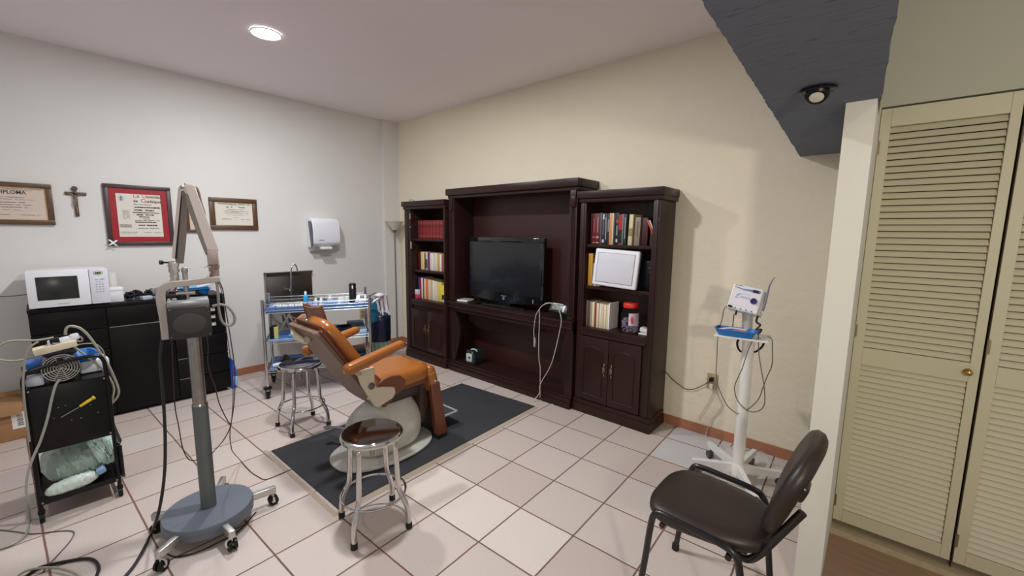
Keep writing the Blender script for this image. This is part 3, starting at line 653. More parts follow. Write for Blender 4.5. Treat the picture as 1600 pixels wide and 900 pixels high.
# right bookcase
DK = (28, 26, 30)
row([(1.4, .245, (62, 22, 28), 'narrow maroon book'), (5.2, .245, (98, 28, 32), 'thick dark red volume', .16, [(.38, .84, (150, 92, 88), .22), (.2, .26, (150, 92, 88), .7), (.04, .07, (190, 130, 120), .7)]), (4.6, .245, (98, 28, 32), 'thick dark red volume', .16, [(.38, .88, (176, 124, 118), .25), (.2, .26, (200, 150, 140), .6), (.04, .07, (200, 150, 140), .7)]), (2.6, .248, (84, 78, 88), 'slate grey book'), (3.6, .246, (30, 32, 40), 'black book with silver lettering', .15, [(.8, .96, (190, 190, 190), .5), (.06, .16, (190, 190, 190), .7), (.3, .76, (90, 92, 96), .4)]), (3, .244, (34, 36, 50), 'black book with a long grey title', .15, [(.16, .88, (140, 142, 150), .4)]), (2.8, .242, (40, 42, 52), 'black book with a grey upper band', .15, [(.42, .82, (120, 124, 128), .7)]), (3.2, .245, (214, 146, 96), 'salmon orange book', .15, [(.06, .9, (190, 104, 56), .2)]), (1.8, .245, (206, 200, 170), 'thin cream book'), (1.8, .24, (50, 66, 56), 'thin dark green book'), (4, .246, (30, 28, 42), 'navy black book with a white emblem', .15, [(.7, .78, (180, 60, 60), .6), (.3, .6, (130, 128, 136), .4), (.08, .18, (190, 190, 190), .5)]), (4, .236, DK, 'black book with a red upper half', .15, [(.5, .97, (176, 22, 44), .95), (.0, .06, (160, 20, 40), .95)]), (1.6, .236, (110, 130, 118), 'thin sage book'), (3.4, .236, (30, 44, 44), 'dark teal book', .15, [(.2, .9, (170, 170, 170), .2)])],
    -.115, .195, 1.412, 1.71, 'on right bookcase top shelf', 'books on the top right shelf')
book(.212, .032, .232, .15, 1.412, 1.71, (204, 190, 146), 'cream and khaki book standing right of the dark ones, top right shelf', 'books on the top right shelf', .03, [(.30, .55, (140, 124, 92), .98)])
book(.262, .042, .210, .15, 1.412, 1.71, (136, 120, 104), 'thick taupe book near the right end of the top right shelf', 'books on the top right shelf', .03, [(.3, .85, (110, 96, 84), .3)])
book(.318, .045, .205, .15, 1.412, 1.72, (60, 14, 18), 'dark oxblood book at the right end of the top right shelf', 'books on the top right shelf')
t = thing('red_booklet', 'red booklet leaning in the right corner of the top right shelf', 'booklet', (.40, 1.74, 1.413))
MB().box((.395, 1.70, 1.54), (.012, .02, .13), Matrix.Rotation(-.42, 3, 'Y'), .003).build('cover', mat('booklet_red', (206, 66, 44), .4), t)
MB().box((.407, 1.70, 1.545), (.008, .018, .12), Matrix.Rotation(-.42, 3, 'Y'), .003).build('page_edge', PAPERW, t)
MB().box((.405, 1.74, 1.472), (.03, .08, .118)).build('stand', mat('dark_red_box', (50, 12, 16), .6), t)
# middle right shelf
book(-.118, .040, .262, .15, 1.075, 1.70, (196, 142, 50), 'tall mustard yellow folder left of the white panel', 'books left of the white panel')
row([(2, .185, (150, 140, 130), 'thin grey booklet'), (2.2, .19, (214, 204, 200), 'thin white booklet'), (1.6, .19, (190, 130, 110), 'thin rose booklet'), (2, .19, (222, 214, 206), 'thin ivory booklet')], -.076, -.012, 1.075, 1.70, 'beside the white panel', 'books left of the white panel')
t = thing('light_box', 'white framed flat panel leaning on the middle shelf of the right bookcase', 'panel', (.14, 1.66, 1.075))
Rz = Matrix.Rotation(.04, 3, 'Y')@Matrix.Rotation(-.10, 3, 'X'); cpt = Vector((.145, 1.665, 1.232))
MB().box(cpt, (.372, .030, .290), Rz, .012, 3).build('frame', WHITEP, t)
def loc(dx, dy, dz): return cpt+Rz@Vector((dx, dy, dz))
MB().box(loc(0, -.016, .0), (.305, .004, .226), Rz, .001).build('screen', mat('pale_screen', (206, 206, 214), .25), t)
m = MB()
for a, b_, c, e in ((0, .1145, .309, .002), (0, -.1145, .309, .002)): m.box(loc(a, -.0175, b_), (c, .003, e), Rz)
for a in (-.1545, .1545): m.box(loc(a, -.0175, 0), (.002, .003, .23), Rz)
m.build('groove', mat('groove_grey', (130, 130, 140), .5), t)
MB().box(loc(.176, .02, -.0), (.012, .03, .27), Rz, .003).build('edge', mat('grey_edge', (110, 108, 108), .5), t)
t = thing('dark_case', 'dark instrument case behind the white panel on the right bookcase', 'case', (.36, 1.78, 1.075))
MB().bb(.30, .415, 1.74, 1.86, 1.076, 1.30, .006).build('case', BLACKP, t); MB().bb(.375, .405, 1.736, 1.741, 1.245, 1.25).bb(.385, .415, 1.736, 1.741, 1.213, 1.221).bb(.36, .372, 1.736, 1.741, 1.29, 1.295).build('latch', STEEL, t)
# lower right shelf
row([(1.6, .215, (120, 104, 90), 'brown speckled book'), (2, .21, (96, 84, 76), 'dark taupe book'), (1.5, .208, (170, 150, 130), 'tan book'), (2.4, .206, (216, 200, 170), 'cream book'), (2, .205, (130, 54, 40), 'rust red book'), (2.2, .203, (212, 200, 176), 'parchment book'), (2, .20, (222, 208, 178), 'ivory book'), (2.4, .20, (205, 190, 160), 'sand book'), (2, .198, (226, 214, 186), 'butter book'), (2, .198, (214, 200, 170), 'straw book'), (1.2, .215, (236, 232, 226), 'thin white book')],
    -.125, .092, .733, 1.70, 'on right bookcase lower shelf', 'books on the lower right shelf')
t = thing('candy_jar', 'clear plastic jar of foil wrapped sweets with a red lid', 'jar', (.25, 1.74, .734))
jp = [(.058, .736), (.066, .742), (.068, .76), (.068, .88), (.062, .91), (.050, .925), (.050, .935)]
GL = mat('clear_jar', (245, 245, 250), .05, trans=1.0); GL.node_tree.nodes['Principled BSDF'].inputs['IOR'].default_value = 1.08
MB().lathe([(r, z) for r, z in jp], (.25, 1.74, 0), 32).build('jar_body', GL, t)
MB().lathe([(.056, .932), (.058, .938), (.058, .962), (.054, .968)], (.25, 1.74, 0), 32).build('lid', mat('red_lid', (214, 50, 34), .35), t)
CANDY = mat('foil', (196, 176, 205), .3, .2, noise=.6, nscale=110)
m = MB(); rn = random.Random(5)
for k in range(170):
    a = rn.uniform(0, 6.28); r = .056*math.sqrt(rn.random()); z = .748+rn.random()*.10; m.box((.25+r*math.cos(a), 1.74+r*math.sin(a), z), (.016, .011, .011), Matrix.Rotation(rn.uniform(0, 3), 3, (rn.random(), rn.random(), rn.random()+.01)), .003, 1)
m.build('sweets', CANDY, t, kind='stuff')
MB().lathe([(.0686, .80), (.0688, .895)], (.25, 1.74, 0), 32).build('label_wrap', mat('jar_label', (205, 190, 205), .4), t) if False else None
m = MB(); P = []
for k in range(9):
    a = math.radians(-75+k*9); P.append((.25+.0692*math.cos(a), 1.74+.0692*math.sin(a)))
for (xa, ya), (xb, yb) in zip(P, P[1:]): m.prism([(xa, ya, .80), (xb, yb, .80), (xb, yb, .895), (xa, ya, .895)], (0, .0006, 0))
m.build('paper_label', mat('jar_label', (208, 196, 208), .4), t)
MB().sph((.296, 1.676+.0, .845), (.012, .004, .03), 10).build('label_spot', mat('label_red', (190, 60, 60), .4), t)
t = thing('small_pack', 'small white packet right of the sweet jar', 'packet', (.38, 1.76, .734))
MB().box((.375, 1.76, .765), (.085, .06, .035), Matrix.Rotation(.2, 3, 'Y'), .008).build('packet', WHITEP, t); MB().box((.375, 1.745, .740), (.09, .05, .012), None, .003).build('sheet', PAPERW, t)

# ------------------------------------------------------------------ television
t = thing('television', 'black flat screen television standing in the central cabinet', 'television', (-1.115, 1.80, .766))
tx0, tx1, ty = -1.612, -.618, 1.765
MB().bb(tx0, tx1, ty, ty+.035, .822, 1.448, .006).bb(tx0+.15, tx1-.15, ty+.03, ty+.075, .88, 1.35, .02).build('housing', BLACKP, t)
P = [(tx0+.006, ty-.004, .90)]
for k in range(17):
    u = k/16; P.append((tx0+.006+(tx1-tx0-.012)*u, ty-.004, .835-.032*math.sin(math.pi*u)))
P += [(tx1-.006, ty-.004, .90)]
MB().prism(P, (0, .03, 0)).build('lower_bezel', mat('piano_black', (16, 16, 18), .12, coat=.5), t)
m = MB(); m.bb(tx0, tx1, ty-.006, ty+.002, 1.402, 1.448, .002).bb(tx0, tx0+.04, ty-.006, ty+.002, .88, 1.41, .002).bb(tx1-.04, tx1, ty-.006, ty+.002, .88, 1.41, .002); m.build('bezel', mat('piano_black', (16, 16, 18), .12), t)
MB().bb(tx0+.038, tx1-.038, ty-.003, ty+.001, .893, 1.404).build('screen', mat('tv_screen', (22, 23, 27), .22, coat=.2), t)
MB().bb(-1.145, -1.075, ty-.0055, ty-.004, .8700, .8745).build('maker_mark', mat('silver_mark', (150, 150, 155), .3), t)
MB().bb(-1.126, -1.098, ty-.0055, ty-.004, .832, .864).build('badge', mat('badge_grey', (110, 110, 112), .3), t)
MB().bb(-.742, -.733, ty-.0055, ty-.004, .838, .875).build('indicator', mat('silver_mark', (150, 150, 155), .3), t)
MB().bb(-1.20, -1.03, ty+.0, ty+.05, .775, .85, .01).build('neck', BLACKP, t)
MB().lathe([(.98, .0), (1.0, .003), (1.0, .012), (.95, .016)], (-1.115, 1.765, .766), 48, None, sx=.30, sy=.118).build('base', mat('piano_black', (16, 16, 18), .12), t)
MB().bb(-1.13, -1.09, 1.648, 1.655, .769, .775).build('base_mark', STEEL, t)
t = thing('disc_case', 'cream disc case lying left of the television foot', 'disc case', (-1.65, 1.71, .766))
MB().box((-1.625, 1.72, .776), (.13, .14, .018), Matrix.Rotation(.3, 3, 'Z'), .002).build('case', PAPERW, t); MB().box((-1.62, 1.72, .7868), (.11, .12, .003), Matrix.Rotation(.3, 3, 'Z')).build('cover', mat('case_grey', (150, 146, 140), .5), t)
t = thing('dark_folder', 'thin black folder between the disc case and television foot', 'folder', (-1.47, 1.70, .766))
MB().box((-1.46, 1.69, .772), (.16, .07, .01), Matrix.Rotation(-.15, 3, 'Z'), .002).build('folder', BLACKP, t)
t = thing('electronic_monitor', 'small black and white electronic device on the right of the television shelf', 'device', (-.36, 1.66, .766))
Rm = Matrix.Rotation(-.12, 3, 'Z')@Matrix.Rotation(-.5, 3, 'X')
MB().box((-.365, 1.665, .848), (.20, .05, .075), Rm, .010).build('body', mat('dark_case', (50, 52, 55), .5), t)
MB().box(Vector((-.365, 1.665, .848))+Rm@Vector((-.005, -.027, .004)), (.13, .005, .050), Rm, .002).build('display', mat('lcd', (122, 128, 122), .3), t)
MB().box(Vector((-.365, 1.665, .848))+Rm@Vector((.068, -.01, .0)), (.02, .05, .06), Rm, .006).box(Vector((-.365, 1.665, .848))+Rm@Vector((-.02, 0, .038)), (.11, .04, .008), Rm, .003).build('bumper', WHITEP, t)
MB().bb(-.43, -.29, 1.66, 1.69, .766, .822, .004).build('stand', BLACKP, t)
wire([(-0.426, 1.590, 0.905), (-0.521, 1.590, 0.848), (-0.525, 1.590, 0.733), (-0.528, 1.590, 0.566), (-0.523, 1.590, 0.386), (-0.507, 1.590, 0.313), (-0.503, 1.590, 0.160), (-0.500, 1.590, 0.035)], .0035, WHITEC, 'pale cable falling straight from the electronic device to the floor')
wire([(-0.462, 1.575, 0.897), (-0.375, 1.575, 0.907), (-0.328, 1.575, 0.886), (-0.285, 1.575, 0.782), (-0.301, 1.575, 0.670), (-0.336, 1.575, 0.513), (-0.385, 1.575, 0.355), (-0.492, 1.575, 0.161), (-0.497, 1.575, 0.082)]+[(-.53, 1.53, .006), (-.47, 1.52, .006)], .0035, WHITEC, 'pale cable in a wide loop from the electronic device')
t = thing('cable_with_plug', 'short pale cable ending in a grey connector before the television cabinet', 'cable', (-.55, 1.58, .75))
MB().tube([(-0.432, 1.580, 0.900), (-0.493, 1.580, 0.870), (-0.534, 1.580, 0.819), (-0.561, 1.580, 0.770), (-0.579, 1.580, 0.634), (-0.570, 1.580, 0.566)], .003, 6).build('lead', WHITEC, t)
MB().tube([(-0.571, 1.580, 0.577), (-0.566, 1.580, 0.543), (-0.569, 1.580, 0.490)], .011, 10, radii=[.005, .012, .008]).build('connector', mat('grey_connector', (160, 158, 154), .4), t)
wire([(-0.547, 1.672, 0.004), (-0.503, 1.671, 0.004), (-0.408, 1.621, 0.004), (-0.342, 1.587, 0.004)], .003, WHITEC, 'knotted end of pale cable on the tiles by the cabinet plinth')
wire([(-0.510, 1.604, 0.004), (-0.463, 1.628, 0.004), (-0.460, 1.711, 0.004), (-0.412, 1.617, 0.004), (-0.366, 1.640, 0.004)], .0025, WHITEC, 'thin pale strand crossing the knotted cable end on the tiles')
t = thing('portable_radio', 'silver and black portable device inside the lower opening of the television cabinet', 'portable device', (-1.43, 1.70, .109))
MB().loft([[(-1.53, 1.64, z), (-1.43+w, 1.66, z), (-1.41, 1.78-w, z), (-1.51, 1.77, z)] for z, w in ((.112, 0), (.15, .01), (.21, .0), (.25, -.03), (.262, -.06))]).build('body', mat('dark_case2', (30, 34, 38), .3), t, bevel=.01)
MB().box((-1.488, 1.645, .185), (.080, .02, .09), Matrix.Rotation(.15, 3, 'Z'), .012).build('face', mat('silver_paint', (176, 186, 186), .3), t)
MB().tube([(-1.50, 1.68, .25), (-1.48, 1.68, .27), (-1.44, 1.69, .27), (-1.425, 1.70, .25)], .008, 8).build('grip', mat('silver_paint', (176, 186, 186), .3), t)
MB().sph((-1.478, 1.636, .188), (.012, .006, .012)).build('lens', BLACKP, t)
# lighting wires on the left bookcase
t = thing('hanging_cord', 'thin hanging cord with pale ends on the left bookcase frame', 'hanging cord', (-2.40, 1.59, 1.4))
MB().tube([(-2.445, 1.592, 1.835), (-2.42, 1.592, 1.70), (-2.415, 1.592, 1.50), (-2.41, 1.592, 1.33)], .0025, 6).tube([(-2.44, 1.60, 1.834), (-2.41, 1.585, 1.850), (-2.36, 1.585, 1.850), (-2.34, 1.60, 1.838)], .003, 6).build('cord', mat('dark_cord', (50, 40, 40), .5), t)
MB().bb(-2.425, -2.411, 1.588, 1.596, 1.64, 1.70).bb(-2.421, -2.409, 1.588, 1.596, 1.54, 1.555).bb(-2.418, -2.402, 1.588, 1.597, 1.30, 1.38).build('clip', mat('clip_grey', (150, 146, 140), .5), t)
# ------------------------------------------------------------------ floor lamp in the corner
t = thing('floor_lamp', 'slim torchiere floor lamp with a frosted glass bowl in the corner', 'floor lamp', (-3.0, 1.76, 0))
lx, ly = -2.995, 1.762
MB().lathe([(.12, 0), (.125, .01), (.11, .022), (.02, .03)], (lx, ly, 0), 32).build('base', STEEL, t)
MB().cyl((lx, ly, .02), (lx, ly, 1.49), .0095, n=12).build('pole', mat('lamp_pole', (140, 142, 142), .35, .7), t)
MB().lathe([(.012, 1.475), (.022, 1.485), (.028, 1.50), (.030, 1.52)], (lx, ly, 0), 20).build('socket', STEEL, t)
MB().lathe([(.026, 1.51), (.055, 1.545), (.095, 1.59), (.121, 1.620), (.117, 1.620), (.09, 1.594), (.05, 1.55), (.02, 1.515)], (lx, ly, 0), 40).build('lamp_shade', mat('frosted_glass', (226, 220, 196), .5, trans=.15), t)

# ------------------------------------------------------------------ wall sink
t = thing('wash_basin', 'stainless steel wall basin with a tall backsplash and gooseneck tap', 'basin', (XW, .53, .45))
MB().bb(XW, XW+.02, .285, .775, .72, 1.045, .002).loft([[(XW, .285, 1.0), (XW+.022, .285, 1.0), (XW+.022, .775, 1.0), (XW, .775, 1.0)], [(XW, .285, 1.045), (XW+.055, .285, 1.045), (XW+.055, .775, 1.045), (XW, .775, 1.045)]]).build('backsplash', mat('dull_steel', (128, 122, 114), .35, 1., bump=.03), t)
MB().prism([(XW+.02, .285, 1.05), (XW+.02, .297, 1.05), (XW+.02, .297, .70), (XW+.02, .285, .70)], (.03, 0, 0)).build('side_lip', STEEL, t)
def rect(x0, x1, y0, y1, z): return [(x0, y0, z), (x1, y0, z), (x1, y1, z), (x0, y1, z)]
MB().loft([rect(XW+.02, XW+.18, .42, .62, .46), rect(XW+.005, XW+.30, .34, .70, .55), rect(XW+.0, XW+.38, .30, .76, .735), rect(XW+.0, XW+.39, .29, .77, .755), rect(XW+.05, XW+.37, .32, .74, .755), rect(XW+.08, XW+.28, .36, .70, .62)]).build('bowl', STEEL, t)
MB().tube([(-3.040, 0.485, 0.771), (-3.040, 0.496, 0.950), (-3.040, 0.504, 1.059), (-3.040, 0.516, 1.106), (-3.040, 0.537, 1.133), (-3.040, 0.556, 1.122), (-3.040, 0.568, 1.090), (-3.040, 0.569, 1.048)], .0075, 10).build('tap', CHROME, t)
MB().bb(XW+.02, XW+.17, .470, .505, .84, .875, .01).build('valve', CHROME, t)
MB().tube([(XW+.15, .52, .46), (XW+.15, .52, .36), (XW+.10, .52, .32), (XW+.02, .52, .34)], .018, 10).build('drain_pipe', CHROME, t)

# ------------------------------------------------------------------ wire rack cart
RL, RD = .885, .45; RA = math.atan2(.906, .42)
rk = thing('wire_rack', 'chrome wire shelf trolley lined with blue cloths beneath the towel dispenser', 'wire shelf trolley', (-2.325, -.02, 0), RA)
rd = Matrix.Translation((-2.325, -.02, 0))@Matrix.Rotation(RA, 4, 'Z')
def RW(x, y, z): return rd@Vector((x, y, z))
for (x, y, h) in ((0, 0, .885), (RL, 0, .885), (0, RD, .885), (RL, RD, .91)):
    m = MB(True); m.cyl((x, y, .10), (x, y, h), .0127, n=14)
    for k in range(int((h-.12)/.05)): m.lathe([(.0138, .12+.05*k), (.0138, .125+.05*k)], (x, y, 0), 14)
    m.lathe([(.013, h-.005), (.013, h+.004), (.006, h+.008)], (x, y, 0), 14); m.build('post', CHROME, rk)
    m = MB(True); m.lathe([(.034, .088), (.036, .094), (.034, .104), (.014, .11)], (x, y, 0), 20).cyl((x-.012, y, .031), (x+.012, y, .031), .031, n=20).bb(x-.020, x-.015, y-.012, y+.012, .03, .09).bb(x+.015, x+.020, y-.012, y+.012, .03, .09); m.build('caster', BLACKP, rk)
def wire_shelf(z, ledge):
    m = MB(True); r = .0032
    for y in (0, RD):
        m.tube([(0, y, z), (RL, y, z)], r, 6, smooth=False).tube([(0, y, z-.022), (RL, y, z-.022)], r, 6, smooth=False)
        n = 26; pts = [(RL*k/n, y, z if k % 2 else z-.022) for k in range(n+1)]; m.tube(pts, .0014, 5, smooth=False)
    for x in (0, RL):
        m.tube([(x, 0, z), (x, RD, z)], r, 6, smooth=False).tube([(x, 0, z-.022), (x, RD, z-.022)], r, 6, smooth=False)
        n = 14; pts = [(x, RD*k/n, z if k % 2 else z-.022) for k in range(n+1)]; m.tube(pts, .0022, 5, smooth=False)
    for k in range(1, 36): m.tube([(RL*k/36, 0, z), (RL*k/36, RD, z)], .0018, 5, smooth=False)
    if ledge:
        for hh in (.03, .06):
            m.tube([(0, 0, z+hh), (0, RD, z+hh), (RL, RD, z+hh), (RL, 0, z+hh), (0, 0, z+hh)], .0025 if hh < .05 else .0035, 6, smooth=False)
        for k in range(0, 19):
            x = RL*k/18; m.tube([(x, RD, z), (x, RD, z+.06)], .0016, 4, smooth=False).tube([(x, 0, z), (x, 0, z+.06)], .0016, 4, smooth=False)
            if k < 10: m.tube([(0, RD*k/9, z), (0, RD*k/9, z+.06)], .0016, 4, smooth=False)
    m.build('wire_shelf', WIREM, rk)
wire_shelf(.79, True); wire_shelf(.515, False); wire_shelf(.255, False)
MB(True).tube([(RL+.005, .02, .80), (RL+.08, .02, .845), (RL+.10, .02, .85), (RL+.10, .40, .85), (RL+.08, .42, .845), (RL+.005, .42, .80)], .010, 10, smooth=False).build('handle', CHROME, rk)
BLUEC = mat('blue_cloth', (104, 148, 214), .8, noise=.12, nscale=30)
def liner(z, label, edge):
    m = MB(); nx, ny = 24, 10; rn = random.Random(int(z*100)); g = []
    for j in range(ny+1):
        g.append([m.bm.verts.new(RW(.02+(RL-.04)*i/nx, .02+(RD-.04)*j/ny, z+.0035+rn.uniform(0, .003))) for i in range(nx+1)])
    for j in range(ny):
        for i in range(nx): m.bm.faces.new((g[j][i], g[j][i+1], g[j+1][i+1], g[j+1][i]))
    if edge:
        up = [m.bm.verts.new(RW(.02+(RL-.04)*i/nx, .009, z+.028+rn.uniform(0, .006)*(3 if .5 < i/nx < .9 else 1))) for i in range(nx+1)]
        for i in range(nx): m.bm.faces.new((up[i], up[i+1], g[0][i+1], g[0][i]))
        dn = [m.bm.verts.new(RW(.02+(RL-.04)*i/nx, .006, z-.022-rn.uniform(0, .006)*(1 if i < 8 else 1))) for i in range(nx+1)]
        for i in range(nx): m.bm.faces.new((dn[i], dn[i+1], up[i+1], up[i]))
    o = m.build('cloth_liner', BLUEC, None, ang=80); tag(o, label, 'cloth')
    s = o.modifiers.new('sol', 'SOLIDIFY'); s.thickness = .0015
liner(.79, 'blue cloth lining the top shelf of the wire trolley', True)
liner(.515, 'blue cloth lining the middle shelf of the wire trolley', False)
liner(.255, 'blue cloth lining the bottom shelf of the wire trolley', False)
ZT = .797
def rbox(x, y, z, dx, dy, dz, mt, nm, parent, rot=0, bev=.003):
    M = rd@Matrix.Rotation(0, 4, 'Z'); R = (Matrix.Rotation(RA+rot, 3, 'Z'))
    return MB().box(RW(x, y, z+dz/2), (dx, dy, dz), R, bev).build(nm, mt, parent)
t = thing('sterile_pouches', 'flat white instrument pouches spread on the left of the top trolley shelf', 'pouches', RW(.17, .2, ZT))
rbox(.20, .20, ZT, .22, .26, .012, PAPERW, 'pouch', t, .1); rbox(.16, .16, ZT+.0125, .18, .12, .012, mat('pouch_white', (205, 214, 226), .3), 'pouch', t, -.1); rbox(.20, .08, ZT+.012, .16, .06, .016, WHITEP, 'instrument_box', t, .05)
m = MB()
for k in range(7): m.tube([RW(.12+.025*k, .05, ZT+.029), RW(.13+.025*k, .26, ZT+.029)], .0022, 5)
m.build('instruments', STEEL, t)
def bottle(x, y, label, body, r, h, capc, nozzle=False):
    t = thing('bottle', label, 'bottle', RW(x, y, ZT)); c = RW(x, y, ZT)
    MB().lathe([(r*.9, 0), (r, .004), (r, h*.66), (r*.45, h*.78)], c, 18).build('body', body, t)
    MB().lathe([(r*.5, h*.76), (r*.5, h*.93), (r*.35, h)], c, 16).build('cap', capc, t)
    if nozzle: MB().tube([c+Vector((0, 0, h*.9)), c+Vector((0, 0, h*1.05)), c+Vector((.02, -.01, h*1.2))], r*.2, 8, radii=[r*.4, r*.2, r*.12]).build('nozzle', capc, t)
AQUA = mat('aqua_liquid', (50, 165, 215), .15); CLR = mat('milky_plastic', (200, 208, 220), .3)
bottle(.335, .15, 'small bottle of bright blue liquid with a white top on the trolley', AQUA, .021, .135, WHITEP)
bottle(.42, .10, 'short white capped bottle, left of the white pair on the trolley', CLR, .019, .078, WHITEP)
bottle(.465, .10, 'short white capped bottle, right of the white pair on the trolley', CLR, .019, .078, WHITEP)
bottle(.545, .17, 'clear dropper bottle with a pointed white nozzle on the trolley', CLR, .024, .09, WHITEP, True)
for k, (x, y, lb) in enumerate(((.64, .18, 'white cotton roll box beside the black thermos, left of two'), (.70, .20, 'white cotton roll box beside the black thermos, right of two'))):
    t = thing('cotton_box', lb, 'box', RW(x, y, ZT)); rbox(x, y, ZT, .055, .07, .05, mat('soft_white', (214, 216, 222), .6), 'box', t); rbox(x, y, ZT+.0505, .045, .06, .012, PAPERW, 'cotton', t)
t = thing('thermos', 'tall black thermos bottle on the top trolley shelf', 'thermos', RW(.74, .13, ZT)); c = RW(.745, .12, ZT)
MB().lathe([(.030, 0), (.033, .004), (.033, .15), (.030, .165), (.030, .168), (.033, .170), (.033, .19), (.028, .2)], c, 26).build('body', mat('matt_black', (20, 19, 24), .35), t)
MB().box(c+Vector((.030, -.016, .165)), (.006, .012, .03), Matrix.Rotation(-.5, 3, 'Z'), .003).build('painted_highlight', WHITEP, t)  # white chip painting a highlight onto the black thermos
t = thing('blood_pressure_monitor', 'white blood pressure monitor at the right of the top trolley shelf', 'monitor', RW(.82, .15, ZT))
c = RW(.815, .12, ZT+.045); Rm = Matrix.Rotation(RA-.1, 3, 'Z')@Matrix.Rotation(-.45, 3, 'X')
MB().box(c, (.115, .05, .085), Rm, .018, 3).build('body', WHITEP, t); MB().box(c+Rm@Vector((.015, -.026, .012)), (.04, .003, .03), Rm, .001).build('display', mat('lcd_dark', (90, 92, 92), .3), t)
MB().box(RW(.80, .12, ZT+.008), (.12, .08, .016), Matrix.Rotation(RA, 3, 'Z'), .004).build('cuff', mat('cuff_grey', (160, 160, 172), .6), t)
t = thing('pen_tray', 'white tray with black pens on the front of the top trolley shelf', 'tray', RW(.66, .06, ZT))
rbox(.64, .055, ZT, .26, .05, .012, WHITEP, 'tray', t, .05)
MB().tube([RW(.58, .05, ZT+.018), RW(.70, .06, ZT+.018)], .005, 6).tube([RW(.66, .04, ZT+.018), RW(.78, .06, ZT+.02)], .005, 6).build('pens', BLACKP, t)
t = thing('glove_bundle', 'crumpled clear and blue wrappers around the bottles on the trolley', 'wrappers', RW(.5, .05, ZT))
m = MB(); rn = random.Random(3)
for k in range(9): m.sph(RW(.36+.04*k*.8, .05+rn.uniform(-.02, .02), ZT+.012), (.022, .018, .012), 8)
m.jitter(.004).build('wrapper', mat('wrapper_pale', (196, 212, 236), .3), t)
# middle shelf
ZM = .522
t = thing('yellow_carton', 'small yellow and black carton at the left of the middle trolley shelf', 'carton', RW(.07, .2, ZM))
rbox(.06, .12, ZM, .05, .10, .11, BLACKP, 'box', t); rbox(.085, .09, ZM+.001, .035, .055, .108, mat('pale_yellow', (214, 204, 120), .5), 'yellow_side', t)
t = thing('metal_stand', 'folded grey metal light arm on the middle trolley shelf', 'metal arm', RW(.2, .2, ZM))
m = MB()
m.tube([RW(.34, .06, ZM+.012), RW(.26, .07, ZM+.12), RW(.19, .08, ZM+.215)], .016, 8, smooth=False).tube([RW(.10, .16, ZM+.05), RW(.17, .14, ZM+.16), RW(.20, .11, ZM+.225)], .012, 8, smooth=False).tube([RW(.22, .18, ZM+.006), RW(.18, .15, ZM+.12), RW(.15, .12, ZM+.22)], .012, 8, smooth=False).tube([RW(.12, .12, ZM+.20), RW(.17, .12, ZM+.24), RW(.24, .12, ZM+.235)], .010, 8).sph(RW(.14, .12, ZM+.225), .017).sph(RW(.22, .12, ZM+.235), .017)
m.build('arm', mat('pale_arm', (186, 178, 172), .4, .2), t)
t = thing('blue_wrap', 'crumpled pale blue wrap at the foot of the metal arm', 'wrap', RW(.25, .1, ZM))
m = MB(); rn = random.Random(8)
for k in range(10): m.sph(RW(.20+rn.uniform(0, .22), .06+rn.uniform(0, .14), ZM+.016), (.03, .03, .016), 8)
m.jitter(.005).build('wrap', mat('wrapper_blue', (150, 182, 222), .4), t)
t = thing('black_bowl', 'shallow black bowl on the right half of the middle trolley shelf', 'bowl', RW(.67, .25, ZM)); c = RW(.66, .17, ZM)
MB().lathe([(.05, .0), (.055, .004), (.09, .045), (.093, .05), (.088, .05), (.05, .01)], c, 30).build('bowl', mat('matt_black', (20, 19, 24), .35), t)
t = thing('tube_rack', 'pale blue slotted tube rack at the right of the middle trolley shelf', 'tube rack', RW(.78, .15, ZM))
rbox(.79, .14, ZM, .13, .20, .03, mat('pale_blue', (176, 200, 220), .4), 'block', t)
m = MB()
for i in range(6):
    for j in range(7): m.box(RW(.742+.0195*i, .06+.026*j, ZM+.0305), (.009, .016, .002), Matrix.Rotation(RA, 3, 'Z'))
m.build('slots', mat('slot_grey', (90, 104, 120), .5), t)
t = thing('instrument_box', 'dark blue box behind the tube rack on the trolley', 'box', RW(.8, .35, ZM)); rbox(.77, .34, ZM, .16, .12, .05, mat('slate_case', (70, 86, 108), .4), 'box', t); rbox(.77, .34, ZM+.0505, .15, .11, .008, mat('slate_case_lid', (100, 120, 140), .4), 'lid', t)
t = thing('flat_case', 'flat cream case under the tube rack on the middle trolley shelf', 'case', RW(.55, .15, ZM)); rbox(.52, .30, ZM, .2, .16, .03, mat('pale_blue', (176, 200, 220), .4), 'case', t); rbox(.52, .30, ZM+.0305, .18, .14, .006, WHITEP, 'cover', t)
# bottom shelf
ZB = .262
t = thing('black_bag', 'black bag with a white tube on the bottom trolley shelf', 'bag', RW(.15, .2, ZB))
MB().loft([[RW(.07+w, .08, ZB+z), RW(.20-w, .08, ZB+z), RW(.20-w, .22, ZB+z), RW(.07+w, .22, ZB+z)] for z, w in ((.001, 0), (.02, .01), (.045, .03), (.065, .055))]).build('bag', BLACKP, t)
MB().tube([RW(.05, .05, ZB+.02), RW(.10, .04, ZB+.03), RW(.16, .05, ZB+.028)], .017, 10).build('tube', WHITEP, t)
t = thing('steel_box', 'grey steel instrument box on the bottom trolley shelf', 'steel box', RW(.4, .25, ZB)); rbox(.42, .24, ZB, .24, .2, .16, mat('grey_alloy', (165, 160, 158), .4, .6), 'box', t); rbox(.42, .24, ZB+.1605, .25, .21, .012, STEEL, 'lid', t)
t = thing('dark_basin', 'dark plastic basin at the right of the bottom trolley shelf', 'basin', RW(.74, .22, ZB)); rbox(.74, .22, ZB, .2, .24, .05, mat('dark_case', (50, 52, 55), .5), 'basin', t, 0, .02); rbox(.74, .22, ZB+.0505, .21, .25, .01, BLACKP, 'rim', t)
